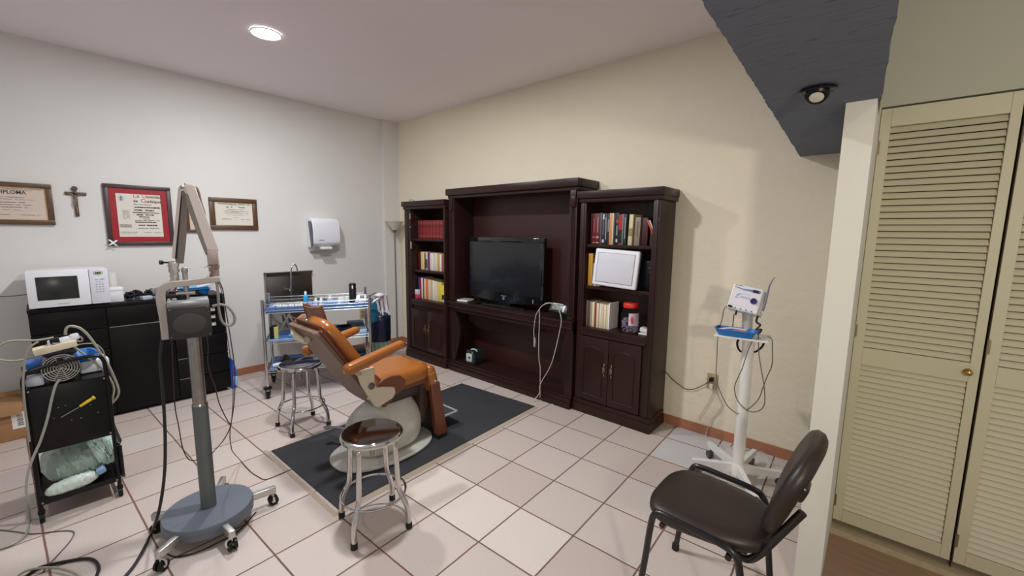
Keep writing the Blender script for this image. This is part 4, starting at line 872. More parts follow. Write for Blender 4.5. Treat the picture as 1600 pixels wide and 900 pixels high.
# bin, gloves at the right end
t = thing('waste_bin', 'pale green waste bin covered by a navy bag right of the wire trolley', 'waste bin', (-2.50, 1.22, 0))
bx, by = -2.50, 1.22
MB().lathe([(.085, .001), (.09, .01), (.105, .50), (.108, .52), (.10, .52)], (bx, by, 0), 30).build('bin', mat('bin_green', (150, 190, 165), .4), t)
prof = [(.112, .27), (.115, .35), (.116, .50), (.116, .555), (.10, .575), (.08, .56)]
m = MB().lathe(prof, (bx, by, 0), 30); m.jitter(.003, 5); m.build('bin_liner', mat('navy_bag', (24, 28, 56), .3), t, ang=80)
m = MB()
for k in range(12): a = k*math.pi/6; m.bb(bx+.1*math.cos(a)-.006, bx+.1*math.cos(a)+.006, by+.1*math.sin(a)-.006, by+.1*math.sin(a)+.006, .04, .27)
m.build('ribs', mat('bin_rib', (196, 204, 196), .4), t)
t = thing('gloves', 'striped grey and white work gloves hanging on the trolley handle', 'gloves', (-2.4, 1.2, .6))
m = MB(); rn = random.Random(2)
gx, gy = -2.05, .90
for k in range(6):
    a = -1.0+.35*k; m.tube([(gx+.01*k, gy+.018*k, .87), (gx-.006+.01*k, gy+.03+.016*k, .80), (gx+.004+.012*k, gy+.035+.016*k, .70-.02*(k % 3))], .012, 8, radii=[.008, .014, .007])
m.sph((gx+.02, gy+.04, .865), (.04, .05, .022)); m.build('gloves_body', mat('glove_white', (206, 200, 204), .8, noise=.25, nscale=50), t)
m = MB()
for k in (1, 3, 5): m.tube([(gx+.018+.01*k, gy-.0+.018*k, .865), (gx+.01+.01*k, gy+.02+.016*k, .80), (gx+.014+.012*k, gy+.025+.016*k, .71)], .004, 6)
m.build('stripe', mat('glove_grey', (92, 84, 92), .8), t)
t = thing('teal_cloth', 'teal cloth hanging between the trolley post and the gloves', 'cloth', (-2.1, .85, .6))
MB().loft([[(-2.03, .83, z), (-2.05, .90+w, z), (-2.06, .90+w, z), (-2.04, .83, z)] for z, w in ((.60, .02), (.68, .04), (.78, .02), (.82, -.01), (.84, -.03))]).build('cloth', mat('teal', (36, 120, 160), .7), t, ang=80)
wire([(-2.80, 1.87, .03), (-2.85, 1.80, .01), (-2.80, 1.70, .006), (-2.65, 1.62, .006), (-2.58, 1.58, .01), (-2.57, 1.585, .05)], .004, WHITEC, 'white cable on the floor between floor lamp and left bookcase')

# ------------------------------------------------------------------ mat under the dental chair
MATM = mat('floor_mat', (48, 48, 52), .75, noise=.45, nscale=4.5, bump=.15, bscale=160)
MB().prism([(-1.318, -.345, .0005), (-.395, -.33, .0005), (-.462, 1.462, .0005), (-1.335, 1.402, .0005)], (0, 0, .006)).build('floor_mat', MATM)
tag(bpy.data.objects['floor_mat'], 'dark grey rubber floor mat under the dental chair', 'mat')
struct(MB().prism([(-1.365, -.385, .0002), (-.36, -.372, .0002), (-.36, -.345, .0002), (-1.365, -.36, .0002)], (0, 0, .0012)).prism([(-.395, -.34, .0002), (-.35, -.34, .0002), (-.418, 1.47, .0002), (-.463, 1.47, .0002)], (0, 0, .0012)), 'trim_mat', mat('mat_border', (172, 156, 138), .8, noise=.1, nscale=30))

# ------------------------------------------------------------------ round steel stools
POLISH = mat('polished_seat', (120, 112, 112), .10, 1.)
def make_stool(loc, rz, label):
    t = thing('stool', label, 'stool', loc, rz, 'round chromed stools')
    MB(True).lathe([(.03, .470), (.138, .470), (.150, .476), (.152, .488), (.148, .497), (.140, .5)], n=48).build('rim', CHROME, t)
    MB(True).lathe([(.141, .4985), (.139, .503), (.10, .5055), (.02, .507)], n=48).build('seat', POLISH, t)
    MB(True).cyl((0, 0, .47), (0, 0, .37), .012, n=14).lathe([(.045, .455), (.05, .462), (.05, .472)], n=20).build('screw_post', STEEL, t)
    for k in range(4):
        a = k*math.pi/2; c, s = math.cos(a), math.sin(a)
        L = MB(True).tube([(.09*c, .09*s, .462), (.118*c, .118*s, .452), (.127*c, .127*s, .40), (.134*c, .134*s, .25), (.142*c, .142*s, .20), (.172*c, .172*s, .14), (.186*c, .186*s, .09), (.190*c, .190*s, .012)], .0128, 12).build('leg', CHROME, t)
        MB(True).lathe([(.013, 0.0005), (.0165, .003), (.0160, .028), (.0135, .031)], (.190*c, .190*s, 0), 16).build('rubber_foot', RUBBER, L)
    MB(True).tube([(.158*math.cos(q*math.pi/12), .158*math.sin(q*math.pi/12), .172) for q in range(24)], .0058, 8, k=2, closed=True).build('foot_ring', CHROME, t)
    return t
st1 = make_stool((-.165, -.25, 0), math.radians(-60), 'round chromed stool in front, at the near edge of the dark mat')
st2 = dup(st1, (-1.555, -.035, 0), math.radians(-44), 'round chromed stool between the wire trolley and the dental chair backrest')

# ------------------------------------------------------------------ dental chair
t = thing('dental_chair', 'orange vinyl dental chair on a cream pedestal over the dark mat', 'dental chair', (-.80, .17, .0065))
XC = -.80; Z0 = .0066
MB().lathe([(.93, 0), (1.0, .008), (1.0, .018), (.96, .026)], (XC+.01, .190, Z0), 56, None, sx=.245, sy=.355, e=2.3).build('base_plate', CREAM, t)
rings = []
for z, a, b_, yc in ((.03, .225, .165, .205), (.06, .245, .180, .205), (.13, .262, .190, .205), (.20, .262, .188, .205), (.26, .240, .168, .210), (.31, .20, .14, .22), (.345, .16, .11, .24), (.37, .12, .09, .26)):
    r = []
    for q in range(40):
        an = 2*math.pi*q/40; c, s = math.cos(an), math.sin(an); e = .8
        r.append((XC+math.copysign(abs(c)**e, c)*b_, yc+math.copysign(abs(s)**e, s)*a, z))
    rings.append(r)
MB().loft(rings).build('pedestal_shell', CREAM, t, ang=60, sub=1)
MB().bb(XC-.14, XC+.14, .11, .42, .36, .50, .03).build('mechanism_box', mat('dark_brown_metal', (46, 32, 28), .4), t)
Rs = Matrix.Rotation(.06, 3, 'X')
rings = []
def seat_ring(z, g, yo=0):
    r = []
    for q in range(44):
        an = 2*math.pi*q/44; c, s = math.cos(an), math.sin(an); e = .42
        r.append((XC+math.copysign(abs(c)**e, c)*(.205-g), .235+math.copysign(abs(s)**e, s)*(.245-g)+yo, z+.02*((.235+math.copysign(abs(s)**e, s)*(.245-g))-.235)))
    return r
MB().loft([seat_ring(.478, .02), seat_ring(.485, .004), seat_ring(.50, 0), seat_ring(.545, -.004), seat_ring(.568, .006), seat_ring(.582, .03), seat_ring(.587, .07), seat_ring(.584, .14)]).build('seat', ORANGE, t, ang=70)
MB().bb(XC-.185, XC+.185, .02, .44, .455, .485, .008).build('seat_frame', ORANGED, t)
# knee roll and leg rest
R2 = Matrix.Rotation(math.radians(12), 3, 'X')
MB().lathe([(.035, -.19), (.052, -.175), (.055, 0), (.052, .175), (.035, .19)], (XC, .475, .515), 20, Matrix.Rotation(math.pi/2, 3, 'Y'), sx=1.0, sy=.75).box((XC, .492, .450), (.40, .075, .17), R2, .03, 3).build('knee_cushion', ORANGE, t, ang=60)
MB().sph((XC+.205, .492, .457), (.010, .012, .012)).build('knee_bolt', CHROME, t)
def yz(pts, x0, x1): return MB().prism([(x0, y, z) for y, z in pts], (x1-x0, 0, 0))
yz([(.46, .44), (.535, .44), (.60, .06), (.59, .035), (.515, .035), (.505, .06)], XC+.155, XC+.20).build('leg_rest_side', ORANGED, t, bevel=.006)
yz([(.46, .44), (.535, .44), (.60, .06), (.59, .035), (.515, .035), (.505, .06)], XC-.20, XC-.155).build('leg_rest_side', ORANGED, t, bevel=.006)
yz([(.50, .45), (.545, .45), (.60, .06), (.555, .06)], XC-.155, XC+.155).build('leg_rest_cushion', ORANGED, t, bevel=.008)
yz([(.475, .42), (.498, .42), (.545, .08), (.52, .08)], XC-.154, XC+.154).build('leg_rest_back', mat('dark_brown_metal', (46, 32, 28), .4), t)
yz([(.10, .46), (.42, .47), (.47, .40), (.48, .30), (.44, .24), (.38, .40), (.20, .42)], XC-.12, XC-.09).build('link_arm', mat('dark_brown_metal', (46, 32, 28), .4), t)
yz([(.30, .46), (.47, .44), (.49, .27), (.45, .17), (.42, .22), (.42, .38), (.36, .42)], XC+.02, XC+.12).build('link_arm', mat('dark_brown_metal2', (70, 52, 44), .4), t)
fp = MB()
zf = .11
for (a, b_), (c, e) in (((-.96, .60), (-.70, .60)), ((-.96, .78), (-.70, .78)), ((-.96, .60), (-.96, .78)), ((-.70, .60), (-.70, .78))): fp.tube([(a, b_, zf), (c, e, zf)], .009, 8, smooth=False)
fp.build('foot_plate_frame', mat('pale_alloy', (196, 192, 186), .3, .5), t)
MB().bb(-.955, -.705, .605, .775, zf-.006, zf+.002).build('foot_plate', mat('foot_rubber', (50, 50, 54), .7), t)
MB().bb(-.94, -.72, .575, .61, .06, .105).build('foot_plate_bracket', STEEL, t)
# backrest
B0 = Vector((XC, .045, .425)); bd = Vector((0, -.563, .826)); bn = Vector((0, .826, .563)); bx_ = Vector((1, 0, 0))
def BK(x, n, s): return B0+bx_*x+bn*n+bd*s
def slab(pts, n0, n1): return MB().prism([BK(x, n0, s) for x, s in pts], bn*(n1-n0))
slab([(-.185, .62), (.185, .62), (.195, .58), (.19, .10), (.16, -.02), (.05, -.035), (-.10, -.03), (-.17, -.01), (-.19, .10), (-.195, .58)], -.012, .012).build('back_panel', TAUPE, t, bevel=.004)
slab([(-.20, .61), (.20, .61), (.205, .57), (.20, .02), (.17, -.05), (-.17, -.05), (-.20, .02), (-.205, .57)], .012, .03).build('back_frame', ORANGED, t, bevel=.004)
def bring(n, g, top=0):
    r = []
    for q in range(48):
        an = 2*math.pi*q/48; c, s = math.cos(an), math.sin(an); e = .38
        x = math.copysign(abs(c)**e, c)*(.212-g); ss = .30+math.copysign(abs(s)**e, s)*(.335-g)
        r.append(BK(x, n+top*max(0, ss-.45), ss))
    return r
MB().loft([bring(.031, .010), bring(.034, 0), bring(.05, -.005), bring(.078, -.004), bring(.094, .007), bring(.103, .025), bring(.107, .06), bring(.101, .14)]).build('backrest', ORANGE, t, ang=70)
MB().prism([BK(.182, n, s) for n, s in ((.012, -.05), (.012, .34), (.06, .30), (.10, .16), (.115, .02), (.08, -.06))], bx_*.028).build('back_side_flange', ORANGED, t, bevel=.006)
m = MB(); q0 = [BK(x, .034, s) for x, s in ((-.212, .05), (-.216, .60), (-.19, .635), (.19, .635), (.216, .60), (.212, .05))]; m.tube(q0, .0045, 6, smooth=False); m.build('piping', mat('piping_brown', (84, 34, 22), .4), t)
MB().tube([BK(-.155, -.02, .585), BK(-.11, -.035, .57), BK(-.075, -.03, .53), BK(-.065, -.02, .50)], .022, 12, radii=[.012, .019, .017, .012]).build('release_handle', mat('ivory_plastic', (214, 204, 176), .4), t)
MB().sph(BK(.0, -.02, .545), (.024, .018, .024)).build('release_knob', mat('ivory_worn', (176, 164, 144), .5), t)
MB().sph(BK(.17, -.014, .06), (.014, .010, .014)).lathe([(.014, 0), (.014, .008)], BK(.212, .05, .10), 20, Matrix.Rotation(math.pi/2, 3, 'Y')).build('hinge_bolt', CHROME, t)
# headrest
vh = Vector((-.90, .43, 0))
MB().prism([Vector(p)+vh*0 for p in [(-0.820, -0.283, 1.060), (-0.807, -0.251, 1.048), (-0.787, -0.204, 1.049), (-0.782, -0.192, 1.011), (-0.777, -0.180, 0.956), (-0.803, -0.242, 0.950), (-0.809, -0.257, 0.978), (-0.814, -0.268, 0.998)]], vh*.014).build('headrest_plate', mat('brown_plate', (98, 70, 58), .45, noise=.15, nscale=50), t, bevel=.003)
rings = []
out = [(-0.823, -0.288, 1.070), (-0.816, -0.271, 1.071), (-0.805, -0.247, 1.054), (-0.783, -0.196, 1.052), (-0.778, -0.183, 1.007), (-0.773, -0.171, 0.949), (-0.791, -0.214, 0.940), (-0.805, -0.246, 0.943), (-0.812, -0.263, 0.975), (-0.819, -0.280, 1.018)]
for k, g in ((.012, 0), (.03, -.05), (.05, .0), (.062, .15)):
    c = sum((Vector(p) for p in out), Vector())/len(out); rings.append([c+(Vector(p)-c)*(1-g)+vh*k for p in out])
MB().loft(rings).build('headrest_pad', ORANGED, t, ang=60, bevel=.003)
hk = Vector([(-0.801, -0.238, 0.973)][0])
MB().sph(hk-vh*.012, (.010, .010, .011)).cyl(hk, hk+vh*.01, .007).build('headrest_knob', CHROME, t)
MB().tube([BK(.02, .04, .60), BK(.02, .045, .66), tuple(hk+vh*.02)], .010, 10).build('headrest_bar', CHROME, t)
# armrests
for s, x in ((1, -.525), (-1, -1.075)):
    rings = []
    for i in range(29):
        u = i/28; u = .5-.5*math.cos(math.pi*u); y = -.205+.40*u; z = .712+.092*u; tt_ = min(u, 1-u)/.08; end = math.sqrt(max(.08, 1-(1-min(1, tt_))**2))
        hw = (.036-.008*u)*max(.3, end); hh = (.036-.012*u)*max(.3, end)
        rings.append([(x+math.copysign(abs(math.cos(2*math.pi*q/16))**.8, math.cos(2*math.pi*q/16))*hw, y+math.sin(2*math.pi*q/16)*hh*-.22, z+math.copysign(abs(math.sin(2*math.pi*q/16))**.8, math.sin(2*math.pi*q/16))*hh) for q in range(16)])
    MB().loft(rings).build('armrest', ORANGE, t, ang=60)
    xp = XC+s*.232
    if s < 0:
        MB().tube([(x, -.02, .73), (x+.01, .0, .60), (XC-.17, .03, .50)], .014, 8).build('arm_bracket', mat('pale_alloy', (196, 192, 186), .3, .5), t); continue
    yz([(y, z) for (_x, y, z) in [(-0.568, -0.107, 0.674), (-0.568, -0.054, 0.681), (-0.568, 0.005, 0.683), (-0.568, 0.002, 0.599), (-0.568, 0.014, 0.551), (-0.568, 0.070, 0.539), (-0.568, 0.137, 0.521), (-0.568, 0.147, 0.484), (-0.568, 0.127, 0.452), (-0.568, 0.076, 0.438), (-0.568, 0.022, 0.421), (-0.568, -0.003, 0.438), (-0.568, -0.055, 0.538), (-0.568, -0.082, 0.590)]], xp-.010, xp+.012).build('side_plate', mat('ivory_enamel', (198, 188, 166), .35), t, bevel=.004)
    MB().lathe([(.021, 0), (.021, .010), (.016, .014)], (xp+s*.008, [(-0.560, -0.021, 0.571)][0][1], [(-0.560, -0.021, 0.571)][0][2]), 24, Matrix.Rotation(s*math.pi/2, 3, 'Y')).build('pivot_cap', mat('pivot_grey', (104, 96, 92), .4, .6), t)
    MB().tube([(x, -.14, .70), ((x+xp)/2, -.11, .67), (xp, -.08, .66)], .012, 8).build('arm_bracket', mat('pale_alloy', (196, 192, 186), .3, .5), t)
    yz([(y, z) for (_x, y, z) in [(-0.580, 0.021, 0.550), (-0.580, 0.070, 0.582), (-0.580, 0.134, 0.590), (-0.580, 0.195, 0.579), (-0.580, 0.233, 0.539), (-0.580, 0.227, 0.484), (-0.580, 0.158, 0.452), (-0.580, 0.076, 0.489)]], xp-.030, xp-.006).build('seat_flap', ORANGED, t, bevel=.004)
MB().lathe([(.012, 0), (.016, .004), (.016, .03), (.01, .034)], (-.62, .10, .385), 16).build('red_knob', mat('red_plastic', (150, 24, 24), .3), t)
MB().tube([(-.98, .06, .11), (-1.06, .02, .125), (-1.14, -.03, .12)], .012, 8, flat=.5).bb(-1.165, -1.12, -.055, -.01, .112, .126, .004).build('foot_pedal', STEEL, t)
# ------------------------------------------------------------------ x-ray unit on its mobile stand
XR = math.atan2(.98, .19)
t = thing('x_ray_unit', 'mobile dental x-ray unit with folded grey arm on a blue-grey round base', 'x-ray unit', (-.745, -.825, 0), XR)
ALU = mat('bare_aluminium', (196, 194, 190), .35, .9)
BASEM = mat('blue_grey_hammered', (96, 102, 112), .42, bump=.12, bscale=220)
MB(True).lathe([(.172, .052), (.186, .058), (.190, .066), (.190, .108), (.186, .116), (.02, .118)], n=56).build('base_disc', BASEM, t)
inv = (Matrix.Translation((-.745, -.825, 0))@Matrix.Rotation(XR, 4, 'Z')).inverted()
for (wx, wy) in ((-.71, -.545), (-.49, -.80), (-.58, -1.045), (-.90, -1.01), (-1.01, -.70)):
    p = inv@Vector((wx, wy, 0)); u = Vector((p.x, p.y, 0)).normalized(); a = math.atan2(u.y, u.x); R = Matrix.Rotation(a, 3, 'Z'); L = p.length
    m = MB(True); m.box(u*((.15+L)/2)+Vector((0, 0, .083)), (L-.15+.03, .026, .036), R, .002); lg = m.build('leg', ALU, t)
    cp = p+u*.0; s = Vector((-u.y, u.x, 0))
    c0 = Vector((cp.x, cp.y, 0))
    m = MB(True)
    for sg in (-1, 1): m.cyl(c0+s*(.005*sg)+Vector((0, 0, .026)), c0+s*(.017*sg)+Vector((0, 0, .026)), .025, n=20)
    m.build('wheel', BLACKP, lg)
    m = MB(True); m.cyl(c0+s*-.0195+Vector((0, 0, .026)), c0+s*.0195+Vector((0, 0, .026)), .009, n=12).cyl(c0+Vector((0, 0, .028)), c0+Vector((0, 0, .07)), .007, n=10).tube([c0+s*.021+Vector((0, 0, .026)), c0+s*.02+Vector((0, 0, .056)), c0-s*.02+Vector((0, 0, .056)), c0-s*.021+Vector((0, 0, .026))], .006, 6); m.build('caster_fork', CHROME, lg)
MB(True).cyl((0, 0, .117), (0, 0, .65), .0325, n=28).build('lower_pole', mat('grey_pole', (98, 104, 102), .4, .3, bump=.06, bscale=150), t)
MB(True).cyl((0, 0, .65), (0, 0, 1.02), .028, n=28).lathe([(.0325, .65), (.029, .66)], n=28).build('upper_pole', mat('worn_chrome', (160, 156, 150), .28, .95, noise=.3, nscale=26), t)
HEADB = mat('dark_grey_face', (38, 37, 37), .55)
hb = MB(True).bb(-.085, .068, -.10, .02, 1.012, 1.148, .010, 3).build('control_box', mat('box_grey', (126, 124, 120), .5), t)
MB(True).bb(-.088, .070, -.112, -.096, 1.005, 1.152, .008, 3).build('face_plate', HEADB, hb)
MB(True).lathe([(.99, 0), (1.0, .0015), (.8, .003), (.1, .004)], (-.010, -.112, 1.074), 36, Matrix.Rotation(math.pi/2, 3, 'X'), sx=.060, sy=.046).build('oval_plate', mat('oval_grey', (64, 61, 58), .6), hb)
m = MB(True)
for a, b_ in ((-.078, 1.018), (-.078, 1.140), (.060, 1.018), (.060, 1.140)): m.sph((a, -.112, b_), .003, 8)
m.build('screw', STEEL, hb)
MB(True).bb(-.084, .067, -.098, .02, 1.150, 1.176, .003).build('top_cover', mat('cover_grey', (165, 168, 172), .3, .3), hb)
m = MB(True)
for z in (1.12, 1.085, 1.05): m.cyl((.068, -.05, z), (.088, -.05, z), .008, n=14)
m.build('connector', CHROME, hb)
# yoke: one continuous bent bar
yk = [(-.098, -.04, 1.0), (-.100, -.04, 1.10), (-.105, -.04, 1.19), (-.095, -.04, 1.228), (-.065, -.04, 1.246), (.0, -.04, 1.252), (.06, -.04, 1.258), (.118, -.04, 1.262)]
rings = []
P = catmull(yk, 6)
for i, p in enumerate(P):
    tt = (P[min(i+1, len(P)-1)]-P[max(i-1, 0)]).normalized(); n_ = Vector((0, 1, 0)); b_ = tt.cross(n_)
    w = .017 if i < len(P)*.6 else .014
    rings.append([p+b_*w+n_*.016, p-b_*w+n_*.016, p-b_*w-n_*.016, p+b_*w-n_*.016])
MB(True).loft(rings).build('yoke', GREYW, t, bevel=.004)
MB(True).bb(-.115, .068, -.03, .02, .998, 1.008, .002).build('lower_bracket', GREYW, t)
MB(True).cyl((-.012, -.04, 1.15), (-.012, -.04, 1.315), .010, n=16).lathe([(.012, 1.30), (.013, 1.305), (.012, 1.32), (.008, 1.323)], (-.012, -.04, 0), 16).cyl((-.05, -.045, 1.205), (.02, -.045, 1.205), .009, n=12).build('spindle', mat('grey_alloy', (165, 160, 158), .4, .6), t)
MB(True).cyl((-.075, -.03, 1.20), (-.035, -.03, 1.20), .016, n=18).build('spindle_grip', mat('wine_knob', (64, 40, 42), .4), t)
MB(True).cyl((-.03, -.04, 1.165), (-.03, -.04, 1.195), .02, n=18).cyl((.01, -.02, 1.205), (.035, -.02, 1.205), .012, n=14).build('lock_nut', BLACKP, t)
# scissor arm
ARMW = mat('arm_enamel', (208, 196, 190), .4); ARMG = mat('arm_grey', (140, 130, 124), .5)
def beam_(p0, p1, w, d, y, mt, nm, tw=0, w1=None):
    p0, p1 = Vector((p0[0], y, p0[1])), Vector((p1[0], y, p1[1])); tt = (p1-p0).normalized(); b_ = tt.cross(Vector((0, 1, 0))); w1 = w1 or w
    r = []
    for p, ww in ((p0, w), (p1, w1)): r.append([p+b_*ww/2+Vector((0, d/2, 0)), p-b_*ww/2+Vector((0, d/2, 0)), p-b_*ww/2-Vector((0, d/2, 0)), p+b_*ww/2-Vector((0, d/2, 0))])
    return MB(True).loft(r).build(nm, mt, t, bevel=.003)
vd = Vector((-.98, .19, 0))
def plate(pts, f, d, mt, nm): return MB().prism([Vector(p)+vd*f for p in pts], vd*d).build(nm, mt, t, bevel=.002)
plate([(-0.745, -0.824, 1.668), (-0.741, -0.803, 1.676), (-0.741, -0.805, 1.577), (-0.743, -0.817, 1.478), (-0.746, -0.828, 1.402), (-0.747, -0.838, 1.338), (-0.753, -0.867, 1.339), (-0.753, -0.866, 1.358)], -.005, .045, ARMG, 'left_arm')
plate([(-0.747, -0.833, 1.682), (-0.744, -0.820, 1.689), (-0.745, -0.825, 1.645), (-0.753, -0.867, 1.361), (-0.755, -0.878, 1.367)], -.02, .06, ARMW, 'left_arm_cover')
plate([(-0.745, -0.825, 1.645), (-0.744, -0.822, 1.646), (-0.752, -0.860, 1.358), (-0.753, -0.867, 1.361)], -.008, .03, BLACKP, 'left_arm_slot')
plate([(-0.742, -0.810, 1.692), (-0.736, -0.776, 1.693), (-0.722, -0.705, 1.398), (-0.730, -0.749, 1.402)], -.06, .05, ARMW, 'right_arm')
plate([(-0.742, -0.811, 1.675), (-0.741, -0.804, 1.664), (-0.730, -0.747, 1.402), (-0.731, -0.754, 1.373), (-0.733, -0.763, 1.407), (-0.738, -0.789, 1.514), (-0.742, -0.808, 1.600)], -.05, .05, ARMG, 'right_arm_side')
MB(True).cyl((.034, -.055, 1.672), (.034, .045, 1.672), .024, n=24).build('elbow_pivot', ARMW, t)
MB(True).sph((.006, -.03, 1.682), .010).sph((.02, -.05, 1.695), .006).build('elbow_bolt', mat('grey_alloy', (165, 160, 158), .4, .6), t)
MB().tube([(-0.792, -0.769, 1.696), (-0.789, -0.755, 1.691), (-0.788, -0.748, 1.665), (-0.787, -0.745, 1.635), (-0.786, -0.740, 1.606), (-0.785, -0.734, 1.579), (-0.785, -0.733, 1.557)], .005, 8).build('arm_cable', mat('cable_taupe', (120, 100, 94), .5), t)
MB(True).bb(.076, .118, -.06, .0, 1.332, 1.403, .003).build('right_joint', mat('joint_taupe', (176, 160, 152), .45), t)
MB(True).cyl((.098, -.03, 1.262), (.098, -.03, 1.334), .020, n=24).lathe([(.023, 1.315), (.024, 1.318), (.024, 1.328), (.022, 1.332)], (.098, -.03, 0), 24).build('right_collar', mat('collar_taupe', (146, 124, 114), .45), t)
MB(True).tube([(.085, -.05, 1.32), (.07, -.055, 1.325), (.062, -.05, 1.318)], .0035, 6).tube([(.082, -.05, 1.30), (.072, -.055, 1.28), (.064, -.05, 1.265)], .0035, 6).build('cable_tie', WHITEP, t)
m = MB(True).lathe([(.015, 1.25), (.022, 1.256), (.016, 1.272), (.018, 1.285), (.014, 1.295), (.020, 1.31), (.016, 1.322), (.020, 1.335), (.014, 1.35)], (-.050, -.03, 0), 22)
m.jitter(.0022, 9).build('wrapped_joint', mat('plastic_wrap', (176, 166, 160), .3), t, ang=70)
MB(True).cyl((-.06, -.03, 1.345), (-.092, -.045, 1.348), .004, n=10).cyl((-.086, -.042, 1.348), (-.096, -.046, 1.348), .010, n=16).build('clamp_knob', BLACKP, t)
MB(True).tube([(.103, -.045, 1.26), (.106, -.05, 1.20), (.104, -.05, 1.12), (.112, -.055, 1.06), (.135, -.055, 1.035), (.158, -.055, 1.045), (.163, -.05, 1.08), (.140, -.05, 1.125), (.110, -.05, 1.14), (.080, -.05, 1.135)], .0062, 10).build('hose', mat('hose_grey', (150, 146, 140), .3, .3), t)
# wires hanging from the unit
wire([(-0.706, -0.783, 1.022), (-0.706, -0.781, 0.944), (-0.707, -0.787, 0.859), (-0.705, -0.779, 0.790), (-0.703, -0.767, 0.736), (-0.702, -0.759, 0.662), (-0.699, -0.743, 0.595), (-0.696, -0.728, 0.548), (-0.695, -0.719, 0.521), (-0.697, -0.735, 0.482), (-0.702, -0.761, 0.443), (-0.707, -0.788, 0.415), (-0.710, -0.804, 0.400)]+[(-0.777, -0.823, 0.366), (-0.783, -0.854, 0.359), (-0.787, -0.880, 0.372), (-0.790, -0.896, 0.421), (-0.792, -0.902, 0.473), (-0.792, -0.906, 0.556), (-0.793, -0.912, 0.638), (-0.793, -0.910, 0.733), (-0.792, -0.905, 0.859), (-0.791, -0.901, 0.982)], .0024, BROWNC, 'thin brown wire drooping from the x-ray head and looping round the pole')
wire([(-0.699, -0.720, 1.257), (-0.696, -0.706, 1.210), (-0.695, -0.701, 1.122), (-0.694, -0.694, 1.025), (-0.692, -0.688, 0.928), (-0.692, -0.683, 0.829), (-0.692, -0.687, 0.730), (-0.694, -0.694, 0.648), (-0.696, -0.704, 0.583), (-0.698, -0.715, 0.529)]+[(-0.843, -0.689, 0.408), (-0.843, -0.688, 0.346)]+[(-0.935, -0.659, 0.267)]+[(-1.288, -0.538, 0.030)]+[(-1.221, -0.527, 0.008)]+[(-1.130, -0.523, 0.004), (-1.059, -0.513, 0.004), (-0.988, -0.494, 0.004), (-0.980, -0.433, 0.004), (-0.986, -0.352, 0.004)], .0024, BROWNC, 'thin brown wire running from the x-ray arm down to the mat corner')
wire([(-0.692, -0.727, 1.258), (-0.689, -0.715, 1.217), (-0.688, -0.708, 1.130), (-0.688, -0.707, 1.028), (-0.686, -0.701, 0.915), (-0.686, -0.697, 0.817), (-0.686, -0.697, 0.735), (-0.687, -0.703, 0.636), (-0.689, -0.713, 0.555), (-0.690, -0.721, 0.513), (-0.695, -0.745, 0.466), (-0.701, -0.773, 0.431)]+[(-0.692, -0.800, 0.415), (-0.696, -0.818, 0.401)], .0018, BROWNC, 'second thin brown wire beside the right side of the x-ray pole')
wire([(-0.733, -0.825, 1.259), (-0.737, -0.853, 1.255), (-0.741, -0.873, 1.233), (-0.742, -0.884, 1.204), (-0.745, -0.900, 1.170), (-0.748, -0.916, 1.127), (-0.750, -0.928, 1.084), (-0.751, -0.936, 1.041)], .003, mat('red_brown_wire', (90, 40, 38), .5), 'short dark red wire across the x-ray yoke')
wire([(-0.719, -0.924, 1.152), (-0.721, -0.937, 1.090), (-0.722, -0.946, 1.003), (-0.724, -0.959, 0.916), (-0.725, -0.961, 0.796), (-0.725, -0.963, 0.675), (-0.726, -0.968, 0.552), (-0.727, -0.977, 0.430), (-0.729, -0.988, 0.339), (-0.731, -1.004, 0.249), (-0.734, -1.024, 0.168)]+[(-0.886, -1.037, 0.008), (-0.800, -1.072, 0.008), (-0.704, -1.116, 0.008), (-0.644, -1.157, 0.008), (-0.609, -1.192, 0.008)], .0065, BLACKC, 'thick black power cable hanging from the x-ray box to the floor')
wire([(-0.803, -1.490, 0.008), (-0.875, -1.475, 0.008), (-0.948, -1.441, 0.008), (-0.980, -1.404, 0.008), (-0.970, -1.366, 0.008), (-0.944, -1.318, 0.008), (-0.912, -1.269, 0.008), (-0.868, -1.239, 0.008), (-0.801, -1.228, 0.008), (-0.747, -1.236, 0.008), (-0.697, -1.259, 0.008), (-0.643, -1.307, 0.008)], .0065, BLACKC, 'thick black cable coil at the lower left corner of the floor')
wire([(-0.830, -1.506, 0.016), (-0.919, -1.483, 0.016), (-0.980, -1.449, 0.016), (-0.965, -1.403, 0.016), (-0.919, -1.357, 0.016), (-0.838, -1.312, 0.016), (-0.740, -1.279, 0.016), (-0.631, -1.267, 0.016)], .005, BEIGEC, 'pale cable coil beside the thick black coil on the floor')
wire([(-1.541, -1.569, 0.004), (-1.421, -1.485, 0.004), (-1.325, -1.422, 0.004), (-1.276, -1.359, 0.004), (-1.231, -1.307, 0.004), (-1.187, -1.285, 0.004), (-1.121, -1.301, 0.004), (-1.055, -1.334, 0.004), (-0.977, -1.376, 0.004), (-0.935, -1.395, 0.004)], .0025, GREYC, 'thin grey cord crossing the floor tiles at the left')
wire([(-0.707, -1.019, 0.004), (-0.624, -0.987, 0.004), (-0.586, -0.911, 0.004), (-0.587, -0.835, 0.004), (-0.604, -0.744, 0.004), (-0.699, -0.634, 0.004)], .003, BLACKC, 'thin black cord on the floor around the x-ray base')

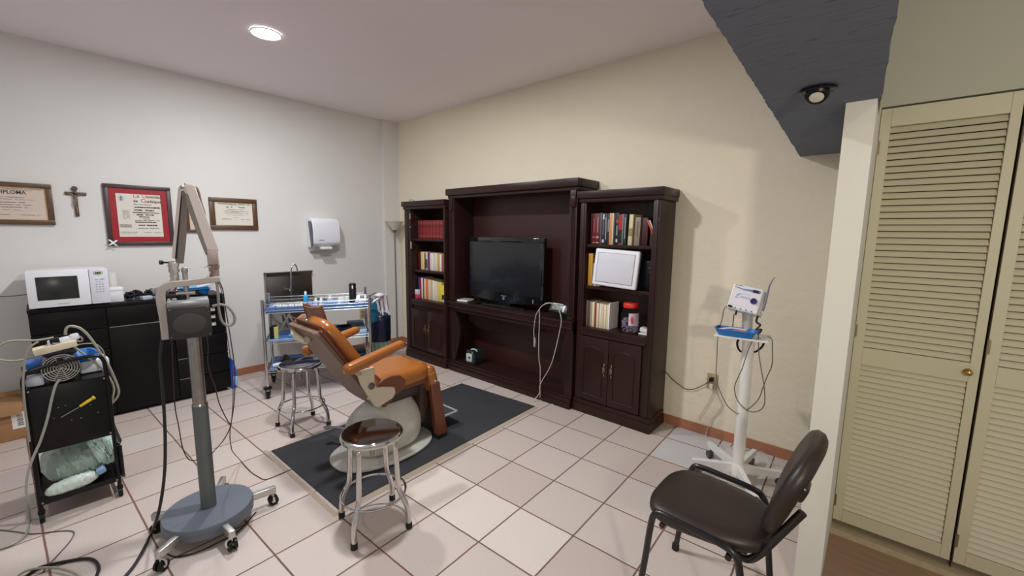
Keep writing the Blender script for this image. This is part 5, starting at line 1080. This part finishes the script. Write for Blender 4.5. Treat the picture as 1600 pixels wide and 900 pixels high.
# ------------------------------------------------------------------ black rolling cart with compressor
fx, bxk, ya, yb = -1.42, -1.78, -1.385, -1.09
t = thing('rolling_cart', 'black rolling cart carrying a compressor at the left of the room', 'cart', (-1.6, -1.24, 0))
for (x, y) in ((fx, ya), (fx, yb), (bxk, ya), (bxk, yb)):
    MB().cyl((x, y, .06), (x, y, .74), .009, n=12).build('post', BLACKM, t)
    MB().cyl((x, y-.009, .024), (x, y+.009, .024), .024, n=20).cyl((x, y, .03), (x, y, .07), .006, n=8).bb(x-.012, x+.012, y-.013, y+.013, .045, .062, .003).build('caster', BLACKP, t)
MB().bb(fx-.006, fx+.002, ya, yb, .365, .70, .001).build('front_panel', BLACKM, t)
MB().bb(bxk, fx, ya, ya+.006, .55, .70).bb(bxk, fx, yb-.006, yb, .55, .70).bb(bxk, fx, ya, yb, .692, .702).build('top_shelf', BLACKM, t)
MB().bb(bxk, fx, ya, yb, .098, .106).bb(fx-.004, fx+.004, ya, yb, .09, .118).bb(bxk, bxk+.006, ya, yb, .09, .118).bb(bxk, fx, ya-.003, ya+.003, .09, .118).bb(bxk, fx, yb-.003, yb+.003, .09, .118).build('bottom_shelf', BLACKM, t)
MB().tube([(fx+.004, ya+.0, .70), (fx+.004, ya+.002, .755), (fx+.004, ya+.03, .792), (fx+.004, -1.24, .815), (fx+.004, yb-.04, .822), (fx+.004, yb-.008, .795), (fx+.004, yb-.002, .74), (fx+.004, yb, .70)], .009, 10).build('push_handle', BLACKM, t)
MB().tube([(fx, yb+.012, .30), (fx-.02, yb+.022, .31), (fx-.30, yb+.022, .31), (fx-.32, yb+.022, .12), (fx-.02, yb+.022, .10), (fx, yb+.018, .12), (fx, yb+.018, .29)], .009, 8, smooth=False).build('side_guard', BLACKM, t)
m = MB()
for (y, z) in ((ya+.012, .69), (yb-.012, .69), (ya+.012, .38), (yb-.012, .38), (ya+.008, .10), (yb-.008, .10)): MB().sph((fx+.006, y, z), (.003, .006, .006), 10).build('rivet', STEEL, t)
for (y, z) in ((-1.28, .58), (-1.255, .585), (-1.17, .585), (-1.24, .50), (-1.205, .50), (-1.14, .51), (-1.20, .565), (-1.165, .56), (-1.30, .53)): MB().sph((fx+.003, y, z), (.0012, .003, .0025), 8).build('screw', STEEL, t)
# compressor
t = thing('compressor', 'dark blue compressor with a round fan guard on the black cart', 'compressor', (-1.55, -1.255, .702))
cc = Vector((-1.50, -1.252, .782))
MB().lathe([(.060, -.0), (.070, .01), (.072, .05), (.072, .17), (.06, .19)], cc+Vector((.07, 0, 0)), 32, Matrix.Rotation(-math.pi/2, 3, 'Y')).build('motor_housing', mat('indigo_enamel', (38, 34, 84), .35), t)
m = MB(); Rg = Matrix.Rotation(math.pi/2, 3, 'Y')
for r in (.018, .028, .038, .048, .058, .068): m.tube([(cc.x+.075, cc.y+r*math.cos(q*math.pi/12), cc.z+r*math.sin(q*math.pi/12)) for q in range(24)], .0022, 6, k=1, closed=True)
for q in range(4):
    a = q*math.pi/4+.3; m.tube([(cc.x+.077, cc.y-.068*math.cos(a), cc.z-.068*math.sin(a)), (cc.x+.077, cc.y+.068*math.cos(a), cc.z+.068*math.sin(a))], .0018, 5, smooth=False)
MB().lathe([(.066, 0), (.066, .004)], (cc.x+.069, cc.y, cc.z), 32, Matrix.Rotation(math.pi/2, 3, 'Y')).build('fan', BLACKP, t)  # flat black disc added to darken the space behind the guard
m.build('fan_guard', mat('guard_wire', (176, 170, 160), .4, .4), t)
MB().bb(cc.x+.0725, cc.x+.080, cc.y-.012, cc.y+.010, cc.z+.042, cc.z+.055, .001).build('guard_label', BLACKP, t)
MB().bb(cc.x-.11, cc.x+.05, cc.y-.06, cc.y+.065, .840, .872, .012).bb(cc.x-.08, cc.x+.03, cc.y+.0, cc.y+.05, .865, .895, .008).build('pump_head', mat('dark_case', (50, 52, 55), .5), t)
t = thing('power_strip', 'ivory power strip with white plugs lying on the compressor', 'power strip', (-1.5, -1.25, .895))
Rp = Matrix.Rotation(.16, 3, 'X')
MB().box((-1.46, -1.262, .888), (.07, .155, .034), Rp, .004).build('strip', mat('ivory_strip', (214, 200, 172), .45), t)
MB().box((-1.47, -1.235, .915), (.055, .105, .028), Rp, .006).box((-1.46, -1.19, .93), (.04, .035, .03), Rp, .008).build('plug', WHITEP, t)
MB().box((-1.452, -1.262, .922), (.03, .034, .026), Rp, .004).build('dark_plug', BLACKP, t)
t = thing('plastic_tray', 'blue plastic tray on white packs at the right of the cart top', 'tray', (-1.6, -1.15, .703))
MB().box((-1.64, -1.135, .74), (.22, .12, .07), Matrix.Rotation(.1, 3, 'Z'), .01).build('white_pack', WHITEP, t)
tray(-1.58, -1.165, .778, .20, .11, .035, BLUEP, 'tray', t, .15)
t = thing('wrapped_supplies', 'blue and white wrapped supplies at the left of the cart top', 'supplies', (-1.6, -1.35, .703))
MB().box((-1.53, -1.345, .735), (.20, .065, .06), None, .012).build('white_pack', mat('pack_grey', (176, 180, 188), .4), t)
MB().box((-1.60, -1.335, .790), (.14, .075, .045), Matrix.Rotation(.3, 3, 'X'), .008).build('blue_pack', mat('pack_blue', (30, 100, 180), .4), t)
MB().box((-1.50, -1.34, .775), (.10, .06, .012), Matrix.Rotation(.2, 3, 'X'), .004).build('dark_strip', BLACKP, t)
t = thing('screwdriver', 'yellow handled screwdriver held on the black front panel of the cart', 'screwdriver', (fx+.01, -1.19, .58))
sp = [(-1.408, -1.146, 0.601)][0]; se = [(-1.408, -1.204, 0.566)][0]; st_ = [(-1.408, -1.276, 0.530)][0]
MB().tube([sp, Vector(sp).lerp(Vector(se), .12), Vector(sp).lerp(Vector(se), .3), se], .009, 12, radii=[.009, .012, .007, .0085, .006]).build('grip', mat('yellow_plastic', (222, 190, 40), .35), t)
MB().tube([se, st_], .0028, 8, smooth=False).build('shaft', STEEL, t)
# bags of gauze on the bottom shelf
PCH = mat('mint_plastic', (146, 164, 150), .25, noise=.15, nscale=18)
t = thing('gauze_bag', 'pale green plastic bag of gauze on the bottom shelf of the cart', 'bag', (-1.58, -1.23, .107))
def pillow(c, d, seed, mt, nm, parent, amp=.006, R=None):
    m = MB(); n1, n2 = 30, 24; rn = random.Random(seed); rings = []
    for i in range(n1+1):
        u = -1+2*i/n1; r = []
        f = (1-abs(u)**3.2)**.5 if abs(u) < 1 else 0
        for q in range(n2):
            a = 2*math.pi*q/n2; c_, s_ = math.cos(a), math.sin(a)
            v = Vector((math.copysign(abs(c_)**.7, c_)*d[0]/2*(.35+.65*f), u*d[1]/2, math.copysign(abs(s_)**.8, s_)*d[2]/2*max(f, .12)))
            v += Vector((rn.uniform(-amp, amp), rn.uniform(-amp, amp), rn.uniform(-amp, amp)))
            r.append((R@v if R else v)+Vector(c))
        rings.append(r)
    m.loft(rings); o = m.build(nm, mt, parent, ang=38); return o
pillow((-1.60, -1.235, .232), (.28, .265, .21), 4, PCH, 'bag', t, .006, Matrix.Rotation(.12, 3, 'X'))
pillow((-1.53, -1.135, .27), (.16, .10, .20), 6, mat('mint_light', (196, 220, 208), .25), 'inner_pack', t, .006, Matrix.Rotation(.25, 3, 'X'))
t = thing('gauze_roll', 'white rolled pack in clear plastic at the front of the cart bottom shelf', 'roll', (-1.45, -1.26, .107))
pillow((-1.445, -1.265, .145), (.06, .20, .07), 12, mat('roll_white', (206, 218, 208), .3), 'roll', t, .003, Matrix.Rotation(.12, 3, 'X'))
MB().box((-1.44, -1.155, .175), (.05, .035, .03), Matrix.Rotation(.4, 3, 'X'), .006).build('blue_end', mat('pale_blue_pack', (130, 160, 190), .4), t)
# tubing around the cart
wire([(-1.502, -1.470, 0.903), (-1.504, -1.441, 0.923), (-1.506, -1.416, 0.937), (-1.508, -1.379, 0.936), (-1.511, -1.329, 0.926), (-1.513, -1.294, 0.926), (-1.515, -1.263, 0.929)], .0055, BEIGEC, 'pale cable entering from the left and joining the power strip')
wire([(-1.478, -1.472, 0.877), (-1.478, -1.446, 0.858), (-1.479, -1.415, 0.845), (-1.480, -1.387, 0.842), (-1.482, -1.356, 0.844), (-1.483, -1.319, 0.852), (-1.484, -1.278, 0.864)], .005, BEIGEC, 'lower pale cable curving in from the left below the power strip')
wire([(-1.401, -1.316, 0.937), (-1.400, -1.338, 0.922), (-1.400, -1.355, 0.893), (-1.400, -1.367, 0.857), (-1.400, -1.375, 0.808), (-1.400, -1.382, 0.755), (-1.399, -1.386, 0.691), (-1.399, -1.389, 0.611), (-1.399, -1.389, 0.545), (-1.399, -1.390, 0.445)], .005, BEIGEC, 'pale tube hanging down the left edge of the cart')
wire([(-1.453, -1.222, 0.947), (-1.453, -1.217, 0.976), (-1.453, -1.205, 0.988), (-1.452, -1.187, 0.985), (-1.451, -1.167, 0.972), (-1.450, -1.150, 0.948), (-1.449, -1.132, 0.910), (-1.448, -1.116, 0.865), (-1.448, -1.096, 0.804), (-1.447, -1.076, 0.746), (-1.446, -1.059, 0.669), (-1.445, -1.049, 0.603), (-1.446, -1.058, 0.561), (-1.447, -1.084, 0.531)], .0062, BEIGEC, 'thick pale hose arching over the cart from the power strip')
wire([(-1.438, -1.271, 0.911), (-1.437, -1.240, 0.906), (-1.435, -1.212, 0.894), (-1.434, -1.188, 0.869), (-1.432, -1.163, 0.833), (-1.431, -1.129, 0.780), (-1.429, -1.097, 0.726), (-1.428, -1.078, 0.678), (-1.427, -1.067, 0.624), (-1.428, -1.077, 0.568), (-1.428, -1.092, 0.514)], .0055, BEIGEC, 'pale tube crossing the cart handle to the right')
wire([(-1.471, -1.199, 0.939), (-1.470, -1.181, 0.933), (-1.470, -1.164, 0.916), (-1.470, -1.165, 0.899), (-1.470, -1.181, 0.902), (-1.471, -1.197, 0.912)], .004, WHITEC, 'short white loop of cord at the right end of the power strip')
wire([(-1.503, -1.182, 0.875), (-1.502, -1.148, 0.876), (-1.500, -1.112, 0.865), (-1.498, -1.090, 0.829), (-1.498, -1.082, 0.780), (-1.497, -1.073, 0.723), (-1.497, -1.063, 0.665)], .0035, BEIGEC, 'thin pale tube behind the arching hose')
wire([(-1.405, -1.263, 0.729), (-1.405, -1.279, 0.703), (-1.405, -1.294, 0.653), (-1.405, -1.308, 0.596), (-1.405, -1.315, 0.565), (-1.405, -1.334, 0.497), (-1.405, -1.358, 0.424), (-1.405, -1.372, 0.392), (-1.405, -1.394, 0.336), (-1.405, -1.411, 0.279), (-1.405, -1.422, 0.212), (-1.405, -1.425, 0.135)]+[(-1.482, -1.430, 0.006), (-1.337, -1.442, 0.006), (-1.286, -1.482, 0.006), (-1.290, -1.540, 0.006)], .006, mat('grey_flex', (160, 160, 152), .4), 'light grey power cord falling from the compressor fan to the floor')

# ------------------------------------------------------------------ electrosurgical unit on white stand
t = thing('pedestal_stand', 'white enamelled pedestal stand on five wheels by the cream wall', 'stand', (1.14, 1.415, 0))
sx_, sy_ = 1.142, 1.416
MB().cyl((sx_, sy_, .055), (sx_, sy_, .905), .032, n=30).lathe([(.034, .05), (.036, .055), (.036, .125), (.033, .13)], (sx_, sy_, 0), 30).build('column', WHITEM, t)
ends = [(0.872, 1.681, 0.100), (0.903, 1.335, 0.100), (1.218, 1.287, 0.100), (1.378, 1.557, 0.100), (1.176, 1.793, 0.100)]
for i, e in enumerate(ends):
    p = Vector((e[0]-sx_, e[1]-sy_, 0)); L = min(.32, p.length); u = p.normalized(); a = math.atan2(u.y, u.x); R = Matrix.Rotation(a, 3, 'Z'); L = .31 if L < .25 else L
    z0 = Vector((sx_, sy_, 0))
    m = MB(); mb_r = []
    for (d, zt, zb) in ((.02, .122, .068), (L, .100, .066)):
        s = Vector((-u.y, u.x, 0)); c = z0+u*d; mb_r.append([c+s*.014+Vector((0, 0, zt)), c-s*.014+Vector((0, 0, zt)), c-s*.014+Vector((0, 0, zb)), c+s*.014+Vector((0, 0, zb))])
    lg = m.loft(mb_r).build('leg', WHITEM, t, bevel=.002)
    s = Vector((-u.y, u.x, 0)); c = z0+u*(L-.03)
    MB().cyl(c+s*-.008+Vector((0, 0, .024)), c+s*.008+Vector((0, 0, .024)), .0235, n=20).cyl(c+s*.012+Vector((0, 0, .024)), c+s*.022+Vector((0, 0, .024)), .0235, n=20).cyl(c+Vector((0, 0, .03)), c+Vector((0, 0, .07)), .006, n=8).build('caster', mat('caster_grey', (70, 68, 68), .4), lg)
MB().box((1.11, 1.405, .915), (.275, .19, .010), Matrix.Rotation(.10, 3, 'Z'), .002).build('shelf_plate', WHITEM, t)
MB().cyl((1.125, 1.43, .92), (1.12, 1.44, 1.06), .028, n=22).build('upper_column', mat('stand_grey', (176, 172, 166), .4), t)
MB().tube([(1.091, 1.418, 0.896), (1.083, 1.416, 0.864), (1.092, 1.418, 0.830), (1.113, 1.423, 0.814)]+[(1.173, 1.422, 0.826), (1.197, 1.427, 0.845), (1.213, 1.430, 0.870), (1.220, 1.431, 0.902)], .006, 8).build('shelf_bracket', BLACKP, t)
t = thing('electrosurgical_unit', 'white electrosurgical generator with a blue dial on top of the pedestal stand', 'medical device', (1.11, 1.41, 1.03))
Rb = Matrix.Rotation(.10, 3, 'Z')@Matrix.Rotation(.16, 3, 'Y')@Matrix.Rotation(-.30, 3, 'X'); bc = Vector((1.105, 1.43, 1.122))
def BX(x, y, z): return bc+Rb@Vector((x, y, z))
MB().box(bc, (.158, .105, .150), Rb, .008, 3).build('housing', WHITEP, t)
MB().box(BX(.086, .035, .0), (.020, .10, .14), Rb, .006).build('holster', mat('pale_grey_case', (196, 192, 190), .4), t)
MB().box(BX(.097, .03, -.02), (.003, .012, .014), Rb).build('holster_mark', BLACKP, t)
MB().box(BX(0, -.0535, .012), (.146, .002, .118), Rb).build('front_label', mat('label_white', (224, 220, 228), .35), t)
MB().prism([BX(-.068, -.055, .060), BX(-.02, -.055, .054), BX(.03, -.055, .060), (BX(.066, -.055, .060)), BX(.066, -.055, .044), BX(.03, -.055, .046), BX(-.02, -.055, .046), BX(-.068, -.055, .056)], Rb@Vector((0, -.0006, 0))).build('swoosh', mat('swoosh_blue', (110, 140, 180), .4), t)
MB().box(BX(.042, -.0563, .0525), (.030, .002, .017), Rb).build('display', mat('display_navy', (30, 40, 70), .3), t)
m = MB(); m.tube([BX(-.050, -.0555, .012), BX(-.030, -.0555, .022), BX(-.045, -.0555, .006), BX(-.052, -.0555, -.004), BX(-.035, -.0555, .0)], .0014, 5)
for k in range(6): m.tube([BX(-.026+.008*k, -.0555, .000+.012*(k % 2)), BX(-.022+.008*k, -.0555, .010), BX(-.018+.008*k, -.0555, .001)], .0011, 5)
m.tube([BX(-.04, -.0555, .022), BX(0, -.0555, .026), BX(.02, -.0555, .024)], .0008, 5); m.build('script_logo', mat('logo_blue', (150, 180, 220), .4), t)
MB().box(BX(-.048, -.0555, .0685), (.036, .001, .003), Rb).build('maker_mark', mat('logo_navy', (60, 70, 120), .4), t)
MB().lathe([(.0175, 0), (.0175, .006), (.014, .012), (.004, .013)], BX(.045, -.054, -.004), 26, Rb@Matrix.Rotation(math.pi/2, 3, 'X')).build('dial', mat('dial_blue', (34, 34, 96), .3), t, label='dark blue dial')
m = MB()
for k in range(4): m.lathe([(.0045, 0), (.0045, .003)], BX(-.035+.028*k, -.055, -.064), 12, Rb@Matrix.Rotation(math.pi/2, 3, 'X'))
m.build('socket', mat('socket_grey', (120, 118, 116), .4), t)
MB().box(BX(-.062, -.058, -.062), (.022, .014, .012), Rb, .003).build('cable_plug', BLACKP, t)
MB().box(BX(-.026, -.02, -.086), (.010, .010, .03), Rb, .003).build('cable_plug', BLACKP, t)
t = thing('handpiece', 'thin grey handpiece standing up in the holster of the white generator', 'handpiece', (1.24, 1.41, 1.08))
MB().tube([(1.201, 1.398, 1.064), (1.210, 1.399, 1.105), (1.218, 1.400, 1.164), (1.223, 1.401, 1.216), (1.232, 1.403, 1.245), (1.245, 1.405, 1.271)], .004, 8, radii=[.004, .0045, .0045, .0035, .002]).build('wand', mat('wand_grey', (116, 112, 140), .4), t)
MB().sph([(1.201, 1.398, 1.068)][0], .007).build('tip', WHITEP, t)
t = thing('kidney_tray', 'blue plastic tray holding electrodes on the shelf of the white stand', 'tray', (1.09, 1.38, .921))
tray(1.085, 1.352, .9215, .215, .11, .036, BLUEP, 'tray', t, .10, .003, .82)
MB().tube([(1.06, 1.345, .945), (1.10, 1.35, .952), (1.14, 1.36, .950)], .006, 8).build('electrode', mat('salmon', (205, 110, 90), .5), t)
MB().tube([(1.0, 1.33, .95), (1.06, 1.36, .96), (1.13, 1.385, .955)], .005, 8).build('white_lead', WHITEP, t)
wire([(1.025, 1.361, 1.087), (1.011, 1.358, 1.063), (1.005, 1.356, 1.001), (0.993, 1.353, 0.934), (0.992, 1.353, 0.844), (0.994, 1.354, 0.765), (0.996, 1.354, 0.686), (1.008, 1.357, 0.608), (1.036, 1.364, 0.541), (1.066, 1.371, 0.487), (1.095, 1.378, 0.461), (1.125, 1.386, 0.448), (1.156, 1.394, 0.467), (1.194, 1.403, 0.511), (1.222, 1.410, 0.563), (1.236, 1.413, 0.628), (1.249, 1.417, 0.691), (1.268, 1.421, 0.770), (1.263, 1.420, 0.863), (1.256, 1.418, 0.918), (1.234, 1.413, 0.930)], .0028, GREYC, 'thin grey cable drooping in a large loop left of the white stand')
wire([(1.175, 1.347, 0.909), (1.155, 1.343, 0.839), (1.137, 1.339, 0.741), (1.109, 1.334, 0.640), (1.110, 1.334, 0.594), (1.126, 1.337, 0.546), (1.161, 1.344, 0.508), (1.194, 1.351, 0.492), (1.224, 1.357, 0.499), (1.250, 1.362, 0.524), (1.259, 1.364, 0.565), (1.250, 1.362, 0.649), (1.231, 1.358, 0.740), (1.212, 1.355, 0.829), (1.202, 1.353, 0.921), (1.198, 1.352, 1.012)], .0028, GREYC, 'second thin grey cable looping in front of the white column')
wire([(1.065, 1.366, 1.042), (1.064, 1.366, 1.008), (1.063, 1.366, 0.977), (1.062, 1.365, 0.951)], .0028, BLACKC, 'short black lead dropping from the generator into the blue tray')
wire([(0.996, 1.359, 0.968), (0.994, 1.358, 0.948), (0.994, 1.358, 0.929)], .007, BLACKP, 'black ferrite on the grey cable left of the tray', 'ferrite', 'ferrite')
wire([(1.176, 1.421, 1.039), (1.172, 1.420, 1.005), (1.192, 1.424, 0.988), (1.170, 1.420, 0.955), (1.200, 1.426, 0.963), (1.184, 1.423, 0.931)], .006, BLACKC, 'black cable knot behind the column under the generator', 'cable_knot')
wire([(0.824, 1.925, 0.436), (0.774, 1.925, 0.389), (0.708, 1.925, 0.337), (0.647, 1.925, 0.321), (0.597, 1.925, 0.339), (0.535, 1.925, 0.375), (0.498, 1.925, 0.408), (0.466, 1.925, 0.432)], .003, BLACKC, 'black cord sagging from the wall outlet to the right bookcase')
wire([(0.834, 1.928, 0.418), (0.845, 1.928, 0.382), (0.832, 1.928, 0.309), (0.802, 1.928, 0.226), (0.766, 1.928, 0.150), (0.755, 1.928, 0.110)], .0026, WHITEC, 'white cord falling from the lower outlet to the left')
wire([(0.848, 1.930, 0.392), (0.875, 1.930, 0.321), (0.905, 1.930, 0.265), (0.875, 1.930, 0.192), (0.844, 1.930, 0.133)]+[(.82, 1.90, .01), (.9, 1.86, .006), (.98, 1.80, .006)], .0024, WHITEC, 'white cord falling from the lower outlet to the floor on the right')
wire([(0.953, 2.021, 0.005), (0.999, 1.958, 0.005), (1.010, 1.844, 0.005), (1.181, 1.929, 0.005), (1.257, 1.821, 0.005), (1.307, 1.804, 0.005)], .003, WHITEC, 'white cord on the tiles behind the wheels of the white stand')

# ------------------------------------------------------------------ black chair
t = thing('chair', 'dark brown vinyl visitor chair with black tubular frame by the pilaster', 'chair', (1.28, .41, 0))
def ring(cx, cy, a, b_, z, e=.62, n=44):
    r = []
    for q in range(n):
        c, s = math.cos(2*math.pi*q/n), math.sin(2*math.pi*q/n); u = math.copysign(abs(c)**e, c); v = math.copysign(abs(s)**e, s)
        r.append((cx+u*a, cy+v*b_*(1-.13*(u+1)), z))
    return r
cx_, cy_ = 1.276, .362
MB().loft([ring(cx_, cy_, .190, .195, .418), ring(cx_, cy_, .205, .212, .424), ring(cx_, cy_, .212, .218, .44), ring(cx_, cy_, .210, .216, .458), ring(cx_, cy_, .195, .200, .470), ring(cx_, cy_, .15, .155, .476), ring(cx_, cy_, .07, .07, .474)]).build('seat', LEATHER, t, ang=70)
MB().bb(cx_-.17, cx_+.15, cy_-.13, cy_+.13, .405, .42, .004).build('seat_pan', BLACKP, t)
FR = mat('black_tube', (18, 17, 18), .3, coat=.2)
for s, y in ((-1, .178), (1, .612)):
    MB().tube([(1.068, y, .012), (1.092, y, .22), (1.108, y, .385), (1.120, y, .438), (1.150, y, .456), (1.26, y, .452), (1.37, y, .442), (1.405, y, .420), (1.42, y, .365), (1.44, y, .2), (1.462, y, .012)], .0125, 12).build('side_frame', FR, t)
    for x in (1.068, 1.462): MB().lathe([(.014, .0005), (.017, .004), (.016, .03), (.013, .034)], (x, y, 0), 16).build('rubber_foot', RUBBER, t)
MB().cyl((1.15, .178, .408), (1.15, .612, .408), .011, n=12).cyl((1.38, .178, .404), (1.38, .612, .404), .011, n=12).build('cross_bar', FR, t)
for y in (.255, .575):
    MB().tube([(1.33, y, .402), (1.40, y, .376), (1.432, y, .382), (1.46, y, .418), (1.49, y, .475)]+([(1.51, y, .515), (1.565, y, .622)] if y < .3 else []), .0105, 12, flat=1.3).build('back_upright', FR, t)
pc = Vector((1.525, .412, .640)); tl = math.radians(19)
pu = Vector((0, 1, 0)); pup = Vector((math.sin(tl), 0, math.cos(tl))); pn = Vector((-math.cos(tl), 0, math.sin(tl)))
def PR(n_, g, e=.72, bow=.0):
    r = []
    for q in range(48):
        a = 2*math.pi*q/48; c, s = math.cos(a), math.sin(a)
        u = math.copysign(abs(c)**e, c)*(.212-g); v = math.copysign(abs(s)**e, s)*(.178-g)
        r.append(pc+pu*u+pup*v+pn*(n_+.35*u*u))
    return r
MB().loft([PR(-.028, .07), PR(-.024, .012), PR(-.012, 0), PR(.008, -.002), PR(.022, .010), PR(.030, .04), PR(.033, .09), PR(.032, .14)]).build('backrest', LEATHER, t, ang=70)
MB().box(pc+pu*-.150+pup*.060+pn*-.008, (.040, .075, .060), Matrix.Rotation(tl, 3, 'Y'), .012, 3).build('repair_tape', mat('black_tape', (26, 24, 24), .22, coat=.3, bump=.2, bscale=150), t, label='shiny black repair tape')
bpy.context.view_layer.update()
